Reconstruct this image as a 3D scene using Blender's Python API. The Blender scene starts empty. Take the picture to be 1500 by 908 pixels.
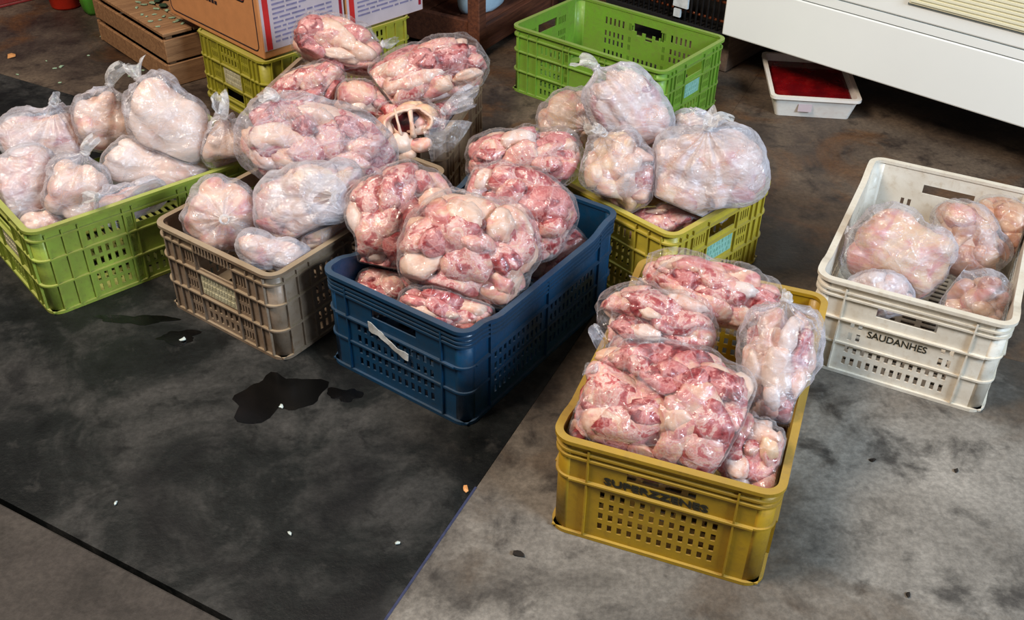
import bpy, bmesh, math, random
import numpy as np
from mathutils import Vector, Matrix

# ------------------------------------------------------------------ camera, light, exposure
scn = bpy.context.scene
COL = scn.collection
FPX, PITCH, ROLL, CAMH = 1497.24, 0.632297, 0.0181336, 1.33516
_R = np.array([1., 0, 0]); _U = np.array([0, math.sin(PITCH), math.cos(PITCH)])
FW = np.array([0, math.cos(PITCH), -math.sin(PITCH)])
_c, _s = math.cos(ROLL), math.sin(ROLL)
RT = _c * _R + _s * _U
UP = _c * _U - _s * _R
CAM = np.array([0., 0., CAMH])
cd = bpy.data.cameras.new('camera'); cam = bpy.data.objects.new('camera', cd); COL.objects.link(cam)
cd.sensor_width = 36.0; cd.sensor_fit = 'HORIZONTAL'; cd.lens = FPX / 1500 * 36
cd.clip_start = 0.02
cam.matrix_world = Matrix(((RT[0], UP[0], -FW[0], 0), (RT[1], UP[1], -FW[1], 0), (RT[2], UP[2], -FW[2], CAMH), (0, 0, 0, 1)))
scn.camera = cam

world = bpy.data.worlds.new('world'); scn.world = world; world.use_nodes = True
bgn = world.node_tree.nodes['Background']
bgn.inputs[0].default_value = (0.84, 0.90, 1.0, 1); bgn.inputs[1].default_value = 0.10

def area(name, loc, target, sx, sy, power, col):
    l = bpy.data.lights.new(name, 'AREA'); l.shape = 'RECTANGLE'; l.size = sx; l.size_y = sy
    l.energy = power; l.color = col
    o = bpy.data.objects.new(name, l); COL.objects.link(o); o.location = loc
    o.rotation_euler = (Vector(target) - Vector(loc)).to_track_quat('-Z', 'Y').to_euler()
    return o
# warm daylight from the shop front on the left, cool daylight from the opening on the right
area('shop_front_light', (-1.7, 0.9, 3.3), (0.0, 2.2, 0.1), 1.2, 1.0, 120, (1.0, 0.86, 0.72))
area('yard_opening_light', (3.1, -0.9, 2.7), (0.2, 2.0, 0.1), 1.3, 1.0, 185, (0.68, 0.84, 1.0))

vs = scn.view_settings
vs.view_transform = 'Standard'; vs.look = 'None'; vs.gamma = 1.0; vs.use_curve_mapping = False
vs.exposure = 0.42
scn.display_settings.display_device = 'sRGB'

rng = np.random.default_rng(7)
random.seed(7)

# ------------------------------------------------------------------ pixel helpers (photo 1500x908)
def ray(X, Y):
    d = FW + RT * (X - 750) / FPX - UP * (Y - 454) / FPX
    return d
def at_z(X, Y, z):
    d = ray(X, Y); t = (z - CAMH) / d[2]
    return CAM + d * t, t
def on_plane(X, Y, p0, n):
    d = ray(X, Y); t = np.dot(np.asarray(p0) - CAM, n) / np.dot(d, n)
    return CAM + d * t

# ------------------------------------------------------------------ materials
def srgb(r, g, b):
    f = lambda c: (c / 255 / 12.92) if c / 255 <= .04045 else ((c / 255 + .055) / 1.055) ** 2.4
    return (f(r), f(g), f(b), 1)
MATS = {}
class NT:
    def __init__(s, name):
        m = bpy.data.materials.new(name); m.use_nodes = True; s.m = m; s.t = m.node_tree; s.n = s.t.nodes; s.n.clear()
        s.out = s.n.new('ShaderNodeOutputMaterial'); MATS[name] = m
        s.tc = s.n.new('ShaderNodeTexCoord')
    def new(s, typ, **kw):
        n = s.n.new(typ)
        for k, v in kw.items():
            if k.startswith('i_'):
                key = k[2:]; key = int(key) if key.isdigit() else key.replace('_', ' ')
                n.inputs[key].default_value = v
            else: setattr(n, k, v)
        return n
    def link(s, a, b): s.t.links.new(a, b)
    def noise(s, scale, detail=4, rough=.55, dist=0.0, coord='Object', vec=None):
        n = s.new('ShaderNodeTexNoise', i_Scale=scale, i_Detail=detail, i_Roughness=rough, i_Distortion=dist)
        s.link(vec if vec is not None else s.tc.outputs[coord], n.inputs['Vector'])
        return n.outputs['Fac']
    def mapped(s, scale, coord='Object', rot=(0, 0, 0)):
        m = s.new('ShaderNodeMapping'); m.inputs['Scale'].default_value = scale; m.inputs['Rotation'].default_value = rot
        s.link(s.tc.outputs[coord], m.inputs['Vector']); return m.outputs[0]
    def ramp(s, fac, stops, interp='LINEAR'):
        r = s.new('ShaderNodeValToRGB'); cr = r.color_ramp; cr.interpolation = interp
        while len(cr.elements) < len(stops): cr.elements.new(0.5)
        for e, (p, c) in zip(cr.elements, stops): e.position = p; e.color = c
        s.link(fac, r.inputs[0]); return r.outputs[0]
    def frange(s, fac, a, b, c, d):
        m = s.new('ShaderNodeMapRange'); s.link(fac, m.inputs[0])
        for i, v in enumerate((a, b, c, d)): m.inputs[i + 1].default_value = v
        return m.outputs[0]
    def mix(s, fac, a, b, mode='MIX'):
        m = s.new('ShaderNodeMix', data_type='RGBA', blend_type=mode)
        for sock, v in ((m.inputs[0], fac), (m.inputs[6], a), (m.inputs[7], b)):
            if isinstance(v, (int, float, tuple)): sock.default_value = v
            else: s.link(v, sock)
        return m.outputs[2]
    def bump(s, h, strength=.3, dist=.01):
        b = s.new('ShaderNodeBump', i_Strength=strength, i_Distance=dist); s.link(h, b.inputs['Height']); return b.outputs[0]
    def principled(s, col, rough=.5, normal=None, spec=.5, metal=0.0, **kw):
        p = s.new('ShaderNodeBsdfPrincipled')
        for sock, v in ((p.inputs['Base Color'], col), (p.inputs['Roughness'], rough), (p.inputs['Specular IOR Level'], spec), (p.inputs['Metallic'], metal)):
            if isinstance(v, (int, float, tuple)): sock.default_value = v
            else: s.link(v, sock)
        if normal is not None: s.link(normal, p.inputs['Normal'])
        for k, v in kw.items(): p.inputs[k.replace('_', ' ')].default_value = v
        s.link(p.outputs[0], s.out.inputs[0]); return p

def plastic(name, col, dirt, amount=.5, rough=.42, dust=.36):
    t = NT(name)
    big = t.noise(9, 5, .6); fine = t.noise(70, 4, .65)
    c1 = t.mix(t.frange(big, .35, .72, 0, amount), col, dirt)
    c2 = t.mix(t.frange(fine, .52, .74, 0, amount * .8), c1, dirt)
    ge = t.new('ShaderNodeNewGeometry'); sz = t.new('ShaderNodeSeparateXYZ'); t.link(ge.outputs['True Normal'], sz.inputs[0])
    c2 = t.mix(t.frange(sz.outputs['Z'], .6, .95, 0, dust), c2, tuple(.45 * x + .55 * y for x, y in zip(col[:3], srgb(190, 176, 140)[:3])) + (1,))   # dust settled on upward faces
    t.principled(c2, t.frange(fine, .3, .7, rough - .08, rough + .2), t.bump(fine, .12, .004), .45)
    return t.m
plastic('green_plastic', srgb(112, 158, 48), srgb(112, 110, 58), .5)
plastic('lime_plastic', srgb(146, 166, 62), srgb(112, 98, 48), .6)
plastic('olive_yellow_plastic', srgb(160, 156, 44), srgb(120, 106, 50), .5)
plastic('yellow_plastic', srgb(182, 166, 52), srgb(132, 116, 58), .5)
plastic('mustard_plastic', srgb(166, 130, 20), srgb(118, 88, 26), .5, .42, .25)
plastic('blue_plastic', srgb(4, 58, 92), srgb(34, 42, 46), .5, .35, .10)
plastic('grey_plastic', srgb(140, 124, 108), srgb(104, 78, 50), .75)
plastic('white_plastic', srgb(222, 216, 204), srgb(168, 144, 110), .5)
plastic('tan_plastic', srgb(150, 122, 98), srgb(110, 84, 64), .6)
plastic('red_plastic', srgb(196, 40, 16), srgb(120, 24, 16), .3)
plastic('dark_red_plastic', srgb(128, 34, 28), srgb(70, 24, 20), .4)
plastic('embossed_plate', srgb(205, 202, 176), srgb(150, 140, 100), .8)
plastic('pale_blue_plate', srgb(150, 200, 190), srgb(90, 140, 100), .6)
plastic('tray_white', srgb(228, 224, 216), srgb(190, 150, 130), .25, .3)
plastic('green_sack', srgb(70, 140, 40), srgb(60, 90, 30), .6)

def simple(name, col, rough=.6, bump=0, nscale=40, var=.15, spec=.4, metal=0.0):
    t = NT(name); n = t.noise(nscale, 4)
    dark = tuple(c * (1 - var * 2) for c in col[:3]) + (1,)
    c = t.mix(t.frange(n, .35, .7, 0, 1), col, dark)
    t.principled(c, rough, t.bump(n, bump, .005) if bump else None, spec, metal); return t.m
simple('black_ink', srgb(40, 36, 20), .7, 0, 60, .2)
simple('dark_ink', srgb(38, 26, 34), .7)
simple('red_ink', srgb(198, 36, 34), .6, 0, 20, .12)
simple('crimson_ink', srgb(150, 20, 40), .6, 0, 20, .1)
simple('blue_ink', srgb(136, 126, 156), .7)
simple('cyan_ink', srgb(70, 180, 200), .7)
simple('tape', srgb(196, 198, 196), .5, .3, 60, .15)
simple('freezer_white', srgb(244, 247, 244), .32, 0, 3, .02)
simple('freezer_cream', srgb(240, 236, 208), .4, 0, 5, .03)
simple('groove_grey', srgb(120, 130, 132), .5)
simple('rod_metal', srgb(70, 64, 62), .4, .1, 80, .2, .5, .3)
simple('bay_black', srgb(18, 15, 14), .8)
simple('copper', srgb(140, 74, 44), .4, .1, 60, .2, .5, .5)
simple('white_tag', srgb(214, 220, 222), .5)
simple('cardboard', srgb(196, 134, 84), .8, .1, 30, .06)
simple('white_card', srgb(196, 178, 182), .7, .05, 20, .05)
simple('leaf_scrap', srgb(150, 172, 140), .6, .2, 90, .25)
simple('dark_leaf', srgb(52, 74, 50), .6, .2, 60, .3)
simple('orange_peel', srgb(214, 150, 90), .6, .2, 60, .1)
simple('scrap_glint_white', srgb(196, 206, 200), .4)
simple('blue_white_sack', srgb(180, 208, 226), .4, .4, 25, .08)
simple('bone', srgb(236, 220, 205), .4)
simple('joint_dirt', srgb(34, 26, 18), .95, .4, 60, .3)
simple('blue_paint', srgb(52, 58, 88), .6, .2, 60, .2)
t = NT('blood'); n = t.noise(18, 5, .6)
t.principled(t.ramp(n, [(.35, srgb(84, 4, 10)), (.6, srgb(120, 10, 14)), (.75, srgb(140, 34, 30))]), .12, t.bump(n, .05, .003), .5)

def wood(name, c1, c2, sc=(1, 14, 14)):
    t = NT(name); v = t.mapped(sc); n = t.noise(6, 6, .65, .6, vec=v); f = t.noise(40, 3, vec=v)
    c = t.mix(t.frange(n, .3, .7, 0, 1), c1, c2)
    t.principled(t.mix(t.frange(f, .5, .75, 0, .4), c, tuple(x * .5 for x in c2[:3]) + (1,)), .75, t.bump(n, .25, .004), .25)
wood('crate_wood', srgb(166, 126, 88), srgb(116, 82, 56))
wood('stand_wood', srgb(112, 66, 44), srgb(66, 36, 26))
wood('block_wood', srgb(120, 100, 84), srgb(84, 68, 56))

# concrete
def concrete(name, base, mid, dark, stain=None, rough=(.55, .85), sc=1.0, spec=.3, browning=None):
    t = NT(name)
    w = t.noise(2.2 * sc, 8, .62, .6); m = t.noise(9 * sc, 7, .65, .3); f = t.noise(90, 5, .7)
    c = t.ramp(w, [(.30, dark), (.46, mid), (.66, base)])
    c = t.mix(t.frange(m, .52, .66, 0, .85), c, dark)
    c = t.mix(t.frange(m, .44, .30, 0, .5), c, base)
    if stain:
        s2 = t.noise(3.1, 5, .6, 1.2)
        c = t.mix(t.frange(s2, .50, .66, 0, .7), c, stain)
    if browning:      # mottled brown tone, stronger towards the back and left of the slab
        sx = t.new('ShaderNodeSeparateXYZ'); t.link(t.tc.outputs['Object'], sx.inputs[0])
        ad = t.new('ShaderNodeMath', operation='MULTIPLY_ADD'); t.link(m, ad.inputs[0]); ad.inputs[1].default_value = .9; t.link(sx.outputs['Y'], ad.inputs[2])
        ax_ = t.new('ShaderNodeMath', operation='MULTIPLY_ADD'); t.link(sx.outputs['X'], ax_.inputs[0]); ax_.inputs[1].default_value = -.6; t.link(ad.outputs[0], ax_.inputs[2])
        c = t.mix(t.frange(ax_.outputs[0], browning[0] + .45, browning[1] + .25, 0, .92), c, t.mix(t.frange(m, .4, .6, 0, 1), srgb(74, 58, 42), srgb(38, 30, 25)))
    c = t.mix(t.frange(f, .40, .62, .34, 0), c, tuple(x * .35 for x in dark[:3]) + (1,))
    b = t.bump(t.mix(.5, m, f), .35, .006)
    t.principled(c, t.frange(w, .3, .7, rough[0], rough[1]), b, spec)
concrete('light_concrete', srgb(154, 147, 137), srgb(112, 106, 98), srgb(58, 54, 50), srgb(86, 72, 58), browning=(1.0, 1.85))
concrete('dark_concrete', srgb(66, 64, 61), srgb(21, 24, 23), srgb(6, 8, 8), srgb(10, 10, 12), (.4, .75), 1.9)
concrete('kerb_concrete', srgb(82, 76, 69), srgb(66, 60, 55), srgb(42, 38, 34))
concrete('brown_concrete', srgb(108, 92, 76), srgb(74, 62, 53), srgb(38, 30, 27), srgb(106, 70, 38), (.4, .75), 1.3)
t = NT('puddle_wet'); t.principled(srgb(6, 6, 6), .22, t.bump(t.noise(14, 3), .05, .004), .5)

# meat
def meat(name, stops, scale=22, rough=.38):
    t = NT(name); stops = [(p, tuple(x * (.77, .71, .74)[i] for i, x in enumerate(c[:3])) + (1,)) for p, c in stops]
    oi = t.new('ShaderNodeObjectInfo')
    add = t.new('ShaderNodeVectorMath', operation='MULTIPLY_ADD')
    t.link(oi.outputs['Random'], add.inputs[0]); add.inputs[1].default_value = (7, 5, 9); t.link(t.tc.outputs['Object'], add.inputs[2])
    n1 = t.noise(scale, 4, .55, .8, vec=add.outputs[0]); n2 = t.noise(scale * 5, 4, .6, vec=add.outputs[0])
    sh = t.frange(oi.outputs['Random'], 0, 1, -.10, .10)
    a = t.new('ShaderNodeMath', operation='ADD'); t.link(n1, a.inputs[0]); t.link(sh, a.inputs[1])
    a2 = t.new('ShaderNodeMath', operation='MULTIPLY_ADD'); t.link(n2, a2.inputs[0]); a2.inputs[1].default_value = .25; t.link(a.outputs[0], a2.inputs[2])
    c = t.ramp(a2.outputs[0], stops)
    t.principled(c, rough, t.bump(n2, .35, .004), .45, Subsurface_Weight=.0)
CREAM, PEACH, PINK, ROSE, RED, DRED = srgb(246, 222, 198), srgb(238, 188, 158), srgb(228, 156, 146), srgb(206, 112, 108), srgb(172, 66, 66), srgb(110, 26, 30)
meat('flesh_pink', [(.40, CREAM), (.50, PEACH), (.57, PINK), (.63, srgb(240, 204, 186)), (.69, ROSE), (.78, RED), (.90, DRED)], 34)
meat('flesh_red', [(.42, PEACH), (.50, PINK), (.58, ROSE), (.64, PINK), (.72, RED), (.86, DRED)], 36)
meat('skin_cream', [(.44, CREAM), (.58, srgb(246, 214, 184)), (.70, PEACH), (.80, PINK), (.90, ROSE)], 20)
meat('skin_pale', [(.44, srgb(248, 232, 212)), (.60, srgb(244, 216, 190)), (.72, srgb(238, 194, 168)), (.86, srgb(216, 146, 132))], 13)
meat('skin_yellow', [(.42, srgb(248, 226, 184)), (.58, srgb(244, 208, 164)), (.70, PEACH), (.82, PINK)], 20)
meat('fat_white', [(.4, srgb(250, 240, 228)), (.60, srgb(246, 224, 206)), (.72, PEACH), (.84, PINK)], 22)
meat('skin_tan', [(.42, srgb(236, 208, 170)), (.56, srgb(226, 184, 146)), (.68, srgb(210, 152, 118)), (.82, srgb(176, 108, 88))], 16)
meat('cavity_dark', [(.4, RED), (.55, DRED), (.8, srgb(40, 8, 10))], 20)

def film(name, lo, hi, tint, gl=.10, cw=.40):
    t = NT(name)
    v = t.mapped((1, 1, 3.2), rot=(.5, .8, .3))
    n = t.noise(13, 4, .6, 1.6, vec=v); w = t.noise(34, 4, .55, 2.2)
    # crumpled facets: cells warped by noise
    wn = t.new('ShaderNodeTexNoise', i_Scale=9.0, i_Detail=3.0); t.link(t.tc.outputs['Object'], wn.inputs['Vector'])
    wm = t.new('ShaderNodeVectorMath', operation='MULTIPLY_ADD'); t.link(wn.outputs['Color'], wm.inputs[0]); wm.inputs[1].default_value = (.09, .09, .09); t.link(t.tc.outputs['Object'], wm.inputs[2])
    vo = t.new('ShaderNodeTexVoronoi', feature='DISTANCE_TO_EDGE', i_Scale=26.0); t.link(wm.outputs[0], vo.inputs['Vector'])
    crease = t.frange(vo.outputs['Distance'], 0, .22, 1, 0)
    hgt = t.mix(cw, t.mix(.5, w, n), crease)
    nb = t.bump(hgt, .62, .014)
    lw = t.new('ShaderNodeLayerWeight', i_Blend=.5); p3 = t.new('ShaderNodeMath', operation='POWER'); t.link(lw.outputs['Facing'], p3.inputs[0]); p3.inputs[1].default_value = 3.0
    m0 = t.frange(n, .38, .70, lo, hi); m1_ = t.new('ShaderNodeMath', operation='MULTIPLY_ADD'); t.link(p3.outputs[0], m1_.inputs[0]); m1_.inputs[1].default_value = .16; t.link(m0, m1_.inputs[2])
    cr = t.new('ShaderNodeMath', operation='MULTIPLY_ADD', use_clamp=True); t.link(t.frange(crease, .75, 1, 0, 1), cr.inputs[0]); cr.inputs[1].default_value = .4 * cw; t.link(m1_.outputs[0], cr.inputs[2])
    milk = cr.outputs[0]
    dif = t.new('ShaderNodeBsdfDiffuse'); dif.inputs[0].default_value = tint; t.link(nb, dif.inputs['Normal'])
    trl = t.new('ShaderNodeBsdfTranslucent'); trl.inputs[0].default_value = tint
    mm = t.new('ShaderNodeMixShader'); mm.inputs[0].default_value = .3; t.link(dif.outputs[0], mm.inputs[1]); t.link(trl.outputs[0], mm.inputs[2])
    tr = t.new('ShaderNodeBsdfTransparent'); tr.inputs[0].default_value = (.985, .985, .99, 1)
    m1 = t.new('ShaderNodeMixShader'); t.link(milk, m1.inputs[0]); t.link(tr.outputs[0], m1.inputs[1]); t.link(mm.outputs[0], m1.inputs[2])
    gls = t.new('ShaderNodeBsdfGlossy'); gls.inputs['Roughness'].default_value = gl; t.link(nb, gls.inputs['Normal'])
    fr = t.new('ShaderNodeFresnel'); fr.inputs[0].default_value = 1.5; t.link(nb, fr.inputs['Normal'])
    fm = t.new('ShaderNodeMath', operation='MINIMUM'); t.link(fr.outputs[0], fm.inputs[0]); fm.inputs[1].default_value = .13
    m2 = t.new('ShaderNodeMixShader'); t.link(fm.outputs[0], m2.inputs[0]); t.link(m1.outputs[0], m2.inputs[1]); t.link(gls.outputs[0], m2.inputs[2])
    t.link(m2.outputs[0], t.out.inputs[0])
film('film_clear', .00, .16, (.92, .90, .92, 1), .09)
film('film_mid', .10, .44, (.78, .78, .85, 1), .12, .26)
film('film_milky', .26, .68, (.76, .77, .85, 1), .14, .18)
film('film_tail', .22, .55, (.93, .92, .92, 1), .16)

# ------------------------------------------------------------------ object helpers
def link(o, parent=None):
    COL.objects.link(o)
    if parent is not None: o.parent = parent
    return o
def mesh_obj(name, verts, faces, mat, parent=None, smooth=False, label=None):
    me = bpy.data.meshes.new(name)
    me.from_pydata([tuple(v) for v in verts], [], [tuple(f) for f in faces])
    if smooth: me.polygons.foreach_set('use_smooth', [True] * len(me.polygons))
    me.materials.append(MATS[mat]); me.update()
    o = link(bpy.data.objects.new(name, me), parent)
    if label: o['label'] = label
    return o
def inst(name, me, parent, loc=(0, 0, 0), rz=0.0, rot=None):
    o = link(bpy.data.objects.new(name, me), parent); o.location = loc
    o.rotation_euler = rot if rot else (0, 0, rz); return o
def tag(o, label, cat, group=None):
    o['label'] = label; o['category'] = cat
    if group: o['group'] = group
    return o
def thing(name, label, cat, loc=(0, 0, 0), rz=0.0, group=None):
    o = link(bpy.data.objects.new(name, None)); o.location = loc; o.rotation_euler = (0, 0, rz)
    o.empty_display_size = .05
    return tag(o, label, cat, group)
def struct(o): o['kind'] = 'structure'; return o
BOXF = [(0, 3, 2, 1), (4, 5, 6, 7), (0, 1, 5, 4), (1, 2, 6, 5), (2, 3, 7, 6), (3, 0, 4, 7)]
def boxv(x0, x1, y0, y1, z0, z1):
    return [(x0, y0, z0), (x1, y0, z0), (x1, y1, z0), (x0, y1, z0), (x0, y0, z1), (x1, y0, z1), (x1, y1, z1), (x0, y1, z1)]
class MB:
    def __init__(s): s.v = []; s.f = []
    def add(s, v, f):
        b = len(s.v); s.v += [tuple(p) for p in v]; s.f += [tuple(i + b for i in q) for q in f]; return s
    def box(s, *a): return s.add(boxv(*a), BOXF)
    def mesh(s, name, mat, smooth=False):
        me = bpy.data.meshes.new(name); me.from_pydata(s.v, [], s.f)
        if smooth: me.polygons.foreach_set('use_smooth', [True] * len(me.polygons))
        me.materials.append(MATS[mat]); me.update(); return me
    def obj(s, name, mat, parent=None, smooth=False, label=None):
        o = link(bpy.data.objects.new(name, s.mesh(name, mat, smooth)), parent)
        if label: o['label'] = label
        return o
def bevel(o, w=.004, seg=2):
    m = o.modifiers.new('bevel', 'BEVEL'); m.width = w; m.segments = seg; m.limit_method = 'ANGLE'; return o
def tube(path, rad, seg=8, closed=False):
    P = np.array(path, float); n = len(P); v = []; f = []
    rad = np.broadcast_to(rad, (n,))
    for i in range(n):
        a = P[(i + 1) % n] if (closed or i < n - 1) else P[i]; b = P[i - 1] if (closed or i > 0) else P[i]
        d = a - b; d /= np.linalg.norm(d) + 1e-9
        ref = np.array([0, 0, 1.]) if abs(d[2]) < .9 else np.array([1., 0, 0])
        e1 = np.cross(d, ref); e1 /= np.linalg.norm(e1); e2 = np.cross(d, e1)
        for k in range(seg):
            an = 2 * math.pi * k / seg
            v.append(P[i] + rad[i] * (math.cos(an) * e1 + math.sin(an) * e2))
    for i in range(n if closed else n - 1):
        j = (i + 1) % n
        for k in range(seg): f.append((i * seg + k, j * seg + k, j * seg + (k + 1) % seg, i * seg + (k + 1) % seg))
    if not closed:
        f.append(tuple(range(seg))); f.append(tuple((n - 1) * seg + k for k in range(seg))[::-1])
    return v, f
_ico = {}
def ico(sub):
    if sub not in _ico:
        bm = bmesh.new(); bmesh.ops.create_icosphere(bm, subdivisions=sub, radius=1)
        bm.verts.ensure_lookup_table()
        _ico[sub] = (np.array([v.co[:] for v in bm.verts]), [tuple(v.index for v in f.verts) for f in bm.faces]); bm.free()
    return _ico[sub]
def wob(P, r, freq, n=5):
    out = np.zeros(len(P))
    for _ in range(n):
        k = r.normal(size=3); k *= freq * (.6 + .8 * r.random()) / np.linalg.norm(k)
        out += np.sin(P @ k + r.random() * 6.28)
    return out / n ** .5
def unit(v): v = np.asarray(v, float); return v / np.linalg.norm(v)

# ------------------------------------------------------------------ floor
floor = MB().box(-7, 7, -3, 9, -.12, -.045).obj('floor', 'joint_dirt'); struct(floor)
wall = MB().box(-7, 7, 8.8, 9, -.05, 3.4).obj('wall_back', 'kerb_concrete'); struct(wall)
wall = MB().box(-7, -6.8, -3, 8.8, -.05, 3.4).obj('wall_left', 'kerb_concrete'); struct(wall)
L1, L2 = np.array([-.886, 1.230]), np.array([-.437, .993])
R1, R2 = np.array([-.188, .998]), np.array([-.079, 1.282])
dl = unit(L2 - L1); dr = unit(R2 - R1 + np.array([.02, 0]))
nl = np.array([-dl[1], dl[0]]); 
if nl[1] < 0: nl = -nl
nr = np.array([dr[1], -dr[0]])          # to the right
def isect(p, d, q, e):
    A = np.array([[d[0], -e[0]], [d[1], -e[1]]]); s = np.linalg.solve(A, np.array(q) - np.array(p)); return np.array(p) + d * s[0]
G_ = .006
def slab(poly, mat, z=0.0, joint=True):
    n = len(poly)
    v = [(p[0], p[1], z) for p in poly] + [(p[0], p[1], -.05) for p in poly]
    f = [tuple(range(n)), tuple(range(2 * n - 1, n - 1, -1))] + [(i, i + n, (i + 1) % n + n, (i + 1) % n) for i in range(n)]
    o = mesh_obj('slab', v, f, mat, floor); bevel(o, .004, 2) if joint else None; return o
ql = L1 + nl * G_; qlb = L1 - nl * .002
qr = R1 + nr * .0004; qrb = R1 - nr * .0004
top = L1 + nl * 1.25; topb = top + nl * .0008
c0 = isect(ql, dl, qrb, dr); c1 = isect(top, dl, qrb, dr)
slab([c0, c1, c1 - dl * 6, c0 - dl * 6], 'dark_concrete', 0.0, False)
c2 = isect(qlb, dl, qrb, dr); slab([c2, c2 - dl * 6, c2 - dl * 6 - nl * 4, c2 - nl * 4], 'kerb_concrete')
e1 = isect(topb, dl, qrb, dr); slab([e1, e1 + dr * 6.6, e1 + dr * 6.6 - dl * 6, e1 - dl * 6], 'brown_concrete', 0.0, False)
g0 = isect(qr - nl * 4, dl, qr, dr); r0 = qr - dr * 4
g1 = isect(top, dl, qr, dr); slab([r0, r0 + nr * 6, g1 + nr * 6, g1], 'light_concrete', 0.0, False)
g2 = isect(topb, dl, qr, dr); slab([g2, g2 + nr * 6, g2 + nr * 6 + dr * 6.6, g2 + dr * 6.6], 'brown_concrete', 0.0, False)
# faded blue line painted along the joint
pa, pb = R1 - dr * .2 - nr * .001, R1 + dr * .315 - nr * .001
def ribbon(name, a, b, w, z, mat, parent=None):
    n = unit(np.array([-(b - a)[1], (b - a)[0]])) * w
    v = [(*(a + n), z), (*(a - n), z), (*(b - n), z), (*(b + n), z)]
    v += [(p[0], p[1], z - .0006) for p in v]
    return mesh_obj(name, v, [(0, 1, 2, 3), (7, 6, 5, 4), (0, 4, 5, 1), (1, 5, 6, 2), (2, 6, 7, 3), (3, 7, 4, 0)], mat, parent)
ribbon('painted_line', pa, pb, .0022, .0008, 'blue_paint', floor)
def puddle(name, px, py, rx, ry, seed, label, group=None):
    r = np.random.default_rng(seed); c, _ = at_z(px, py, 0); n = 40; v = [(c[0], c[1], .0012)]
    ph = r.random(4) * 6.28
    for k in range(n):
        a = 6.283 * k / n; q = 1 + .22 * math.sin(2 * a + ph[0]) + .16 * math.sin(3 * a + ph[1]) + .13 * math.sin(5 * a + ph[2]) + .07 * math.sin(9 * a + ph[3])
        v.append((c[0] + rx * q * math.cos(a), c[1] + ry * q * math.sin(a), .0004))
    o = mesh_obj(name, v, [(0, 1 + k, 1 + (k + 1) % n) for k in range(n)], 'puddle_wet', smooth=True)
    return tag(o, label, 'puddle', group)
puddle('puddle', 405, 580, .075, .07, 3, 'large dark wet puddle on the floor between grey and blue crates')
puddle('puddle', 262, 494, .045, .022, 5, 'small dark puddle below the grey crate with a white glint fleck in it')
puddle('puddle', 505, 578, .03, .022, 8, 'tiny dark wet spot in front of the blue crate corner')
puddle('puddle', 200, 468, .07, .02, 12, 'thin wet puddle along the foot of the lime green crate')

# ------------------------------------------------------------------ crates
W0, L0, H0 = .363, .555, .211
TH, INS = .003, .008                    # wall thickness, inset of walls behind the rim
CR = .026                               # corner radius

def panel(length, rects, H=H0, z0=.004, ztop=.205, ydiv=()):
    """wall lying in the x,z plane, outer face at y=0 looking to -y, inner face at y=TH, x from -length/2 to length/2"""
    a = length / 2
    xs = sorted(set([-a, a] + [round(r[0], 5) for r in rects] + [round(r[1], 5) for r in rects] + [round(-a + length * k / 14, 5) for k in range(1, 14)]))
    zs = sorted(set([z0, ztop] + [round(r[2], 5) for r in rects] + [round(r[3], 5) for r in rects]))
    nx, nz = len(xs) - 1, len(zs) - 1
    sol = np.ones((nx, nz), bool)
    for r in rects:
        for i in range(nx):
            cx = (xs[i] + xs[i + 1]) / 2
            if r[0] < cx < r[1]:
                for j in range(nz):
                    if r[2] < (zs[j] + zs[j + 1]) / 2 < r[3]: sol[i, j] = False
    mb = MB(); idx = {}
    def vid(i, j, s):
        k = (i, j, s)
        if k not in idx: idx[k] = len(mb.v); mb.v.append((xs[i], TH if s else 0.0, zs[j]))
        return idx[k]
    for i in range(nx):
        for j in range(nz):
            if not sol[i, j]: continue
            mb.f.append((vid(i, j, 0), vid(i + 1, j, 0), vid(i + 1, j + 1, 0), vid(i, j + 1, 0)))
            mb.f.append((vid(i, j, 1), vid(i, j + 1, 1), vid(i + 1, j + 1, 1), vid(i + 1, j, 1)))
            for (di, dj, A, B) in ((-1, 0, (i, j), (i, j + 1)), (1, 0, (i + 1, j + 1), (i + 1, j)), (0, -1, (i + 1, j), (i, j)), (0, 1, (i, j + 1), (i + 1, j + 1))):
                ii, jj = i + di, j + dj
                if not (0 <= ii < nx and 0 <= jj < nz) or not sol[ii, jj]:
                    mb.f.append((vid(*A, 0), vid(*B, 0), vid(*B, 1), vid(*A, 1)))
    return mb
def grid_rects(x0, x1, n, z0, z1, m, wf=.5, hf=.6):
    out = []; dx = (x1 - x0) / n; dz = (z1 - z0) / m
    for i in range(n):
        for j in range(m):
            cx, cz = x0 + dx * (i + .5), z0 + dz * (j + .5)
            out.append((cx - dx * wf / 2, cx + dx * wf / 2, cz - dz * hf / 2, cz + dz * hf / 2))
    return out
LL, LW = L0 - 2 * INS - 2 * CR, W0 - 2 * INS - 2 * CR     # straight lengths of side and end walls
def rimpath(off, n=8):
    """rounded rectangle of the crate outline, inset by off"""
    r = CR + INS - off; hx, hy = W0 / 2 - off - r, L0 / 2 - off - r; pts = []
    for (sx, sy, a0) in ((1, -1, -90), (1, 1, 0), (-1, 1, 90), (-1, -1, 180)):
        cx, cy = sx * hx, sy * hy
        for k in range(n + 1):
            an = math.radians(a0 + 90 * k / n); pts.append((cx + r * math.cos(an), cy + r * math.sin(an)))
    # subdivide the straight runs
    out = []
    for i, p in enumerate(pts):
        q = pts[(i + 1) % len(pts)]; out.append(p); d = math.dist(p, q)
        m = int(d / .02)
        for k in range(1, m): out.append((p[0] + (q[0] - p[0]) * k / m, p[1] + (q[1] - p[1]) * k / m))
    return out
def sst(a, b, x): t = min(1, max(0, (x - a) / (b - a))); return t * t * (3 - 2 * t)
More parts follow.
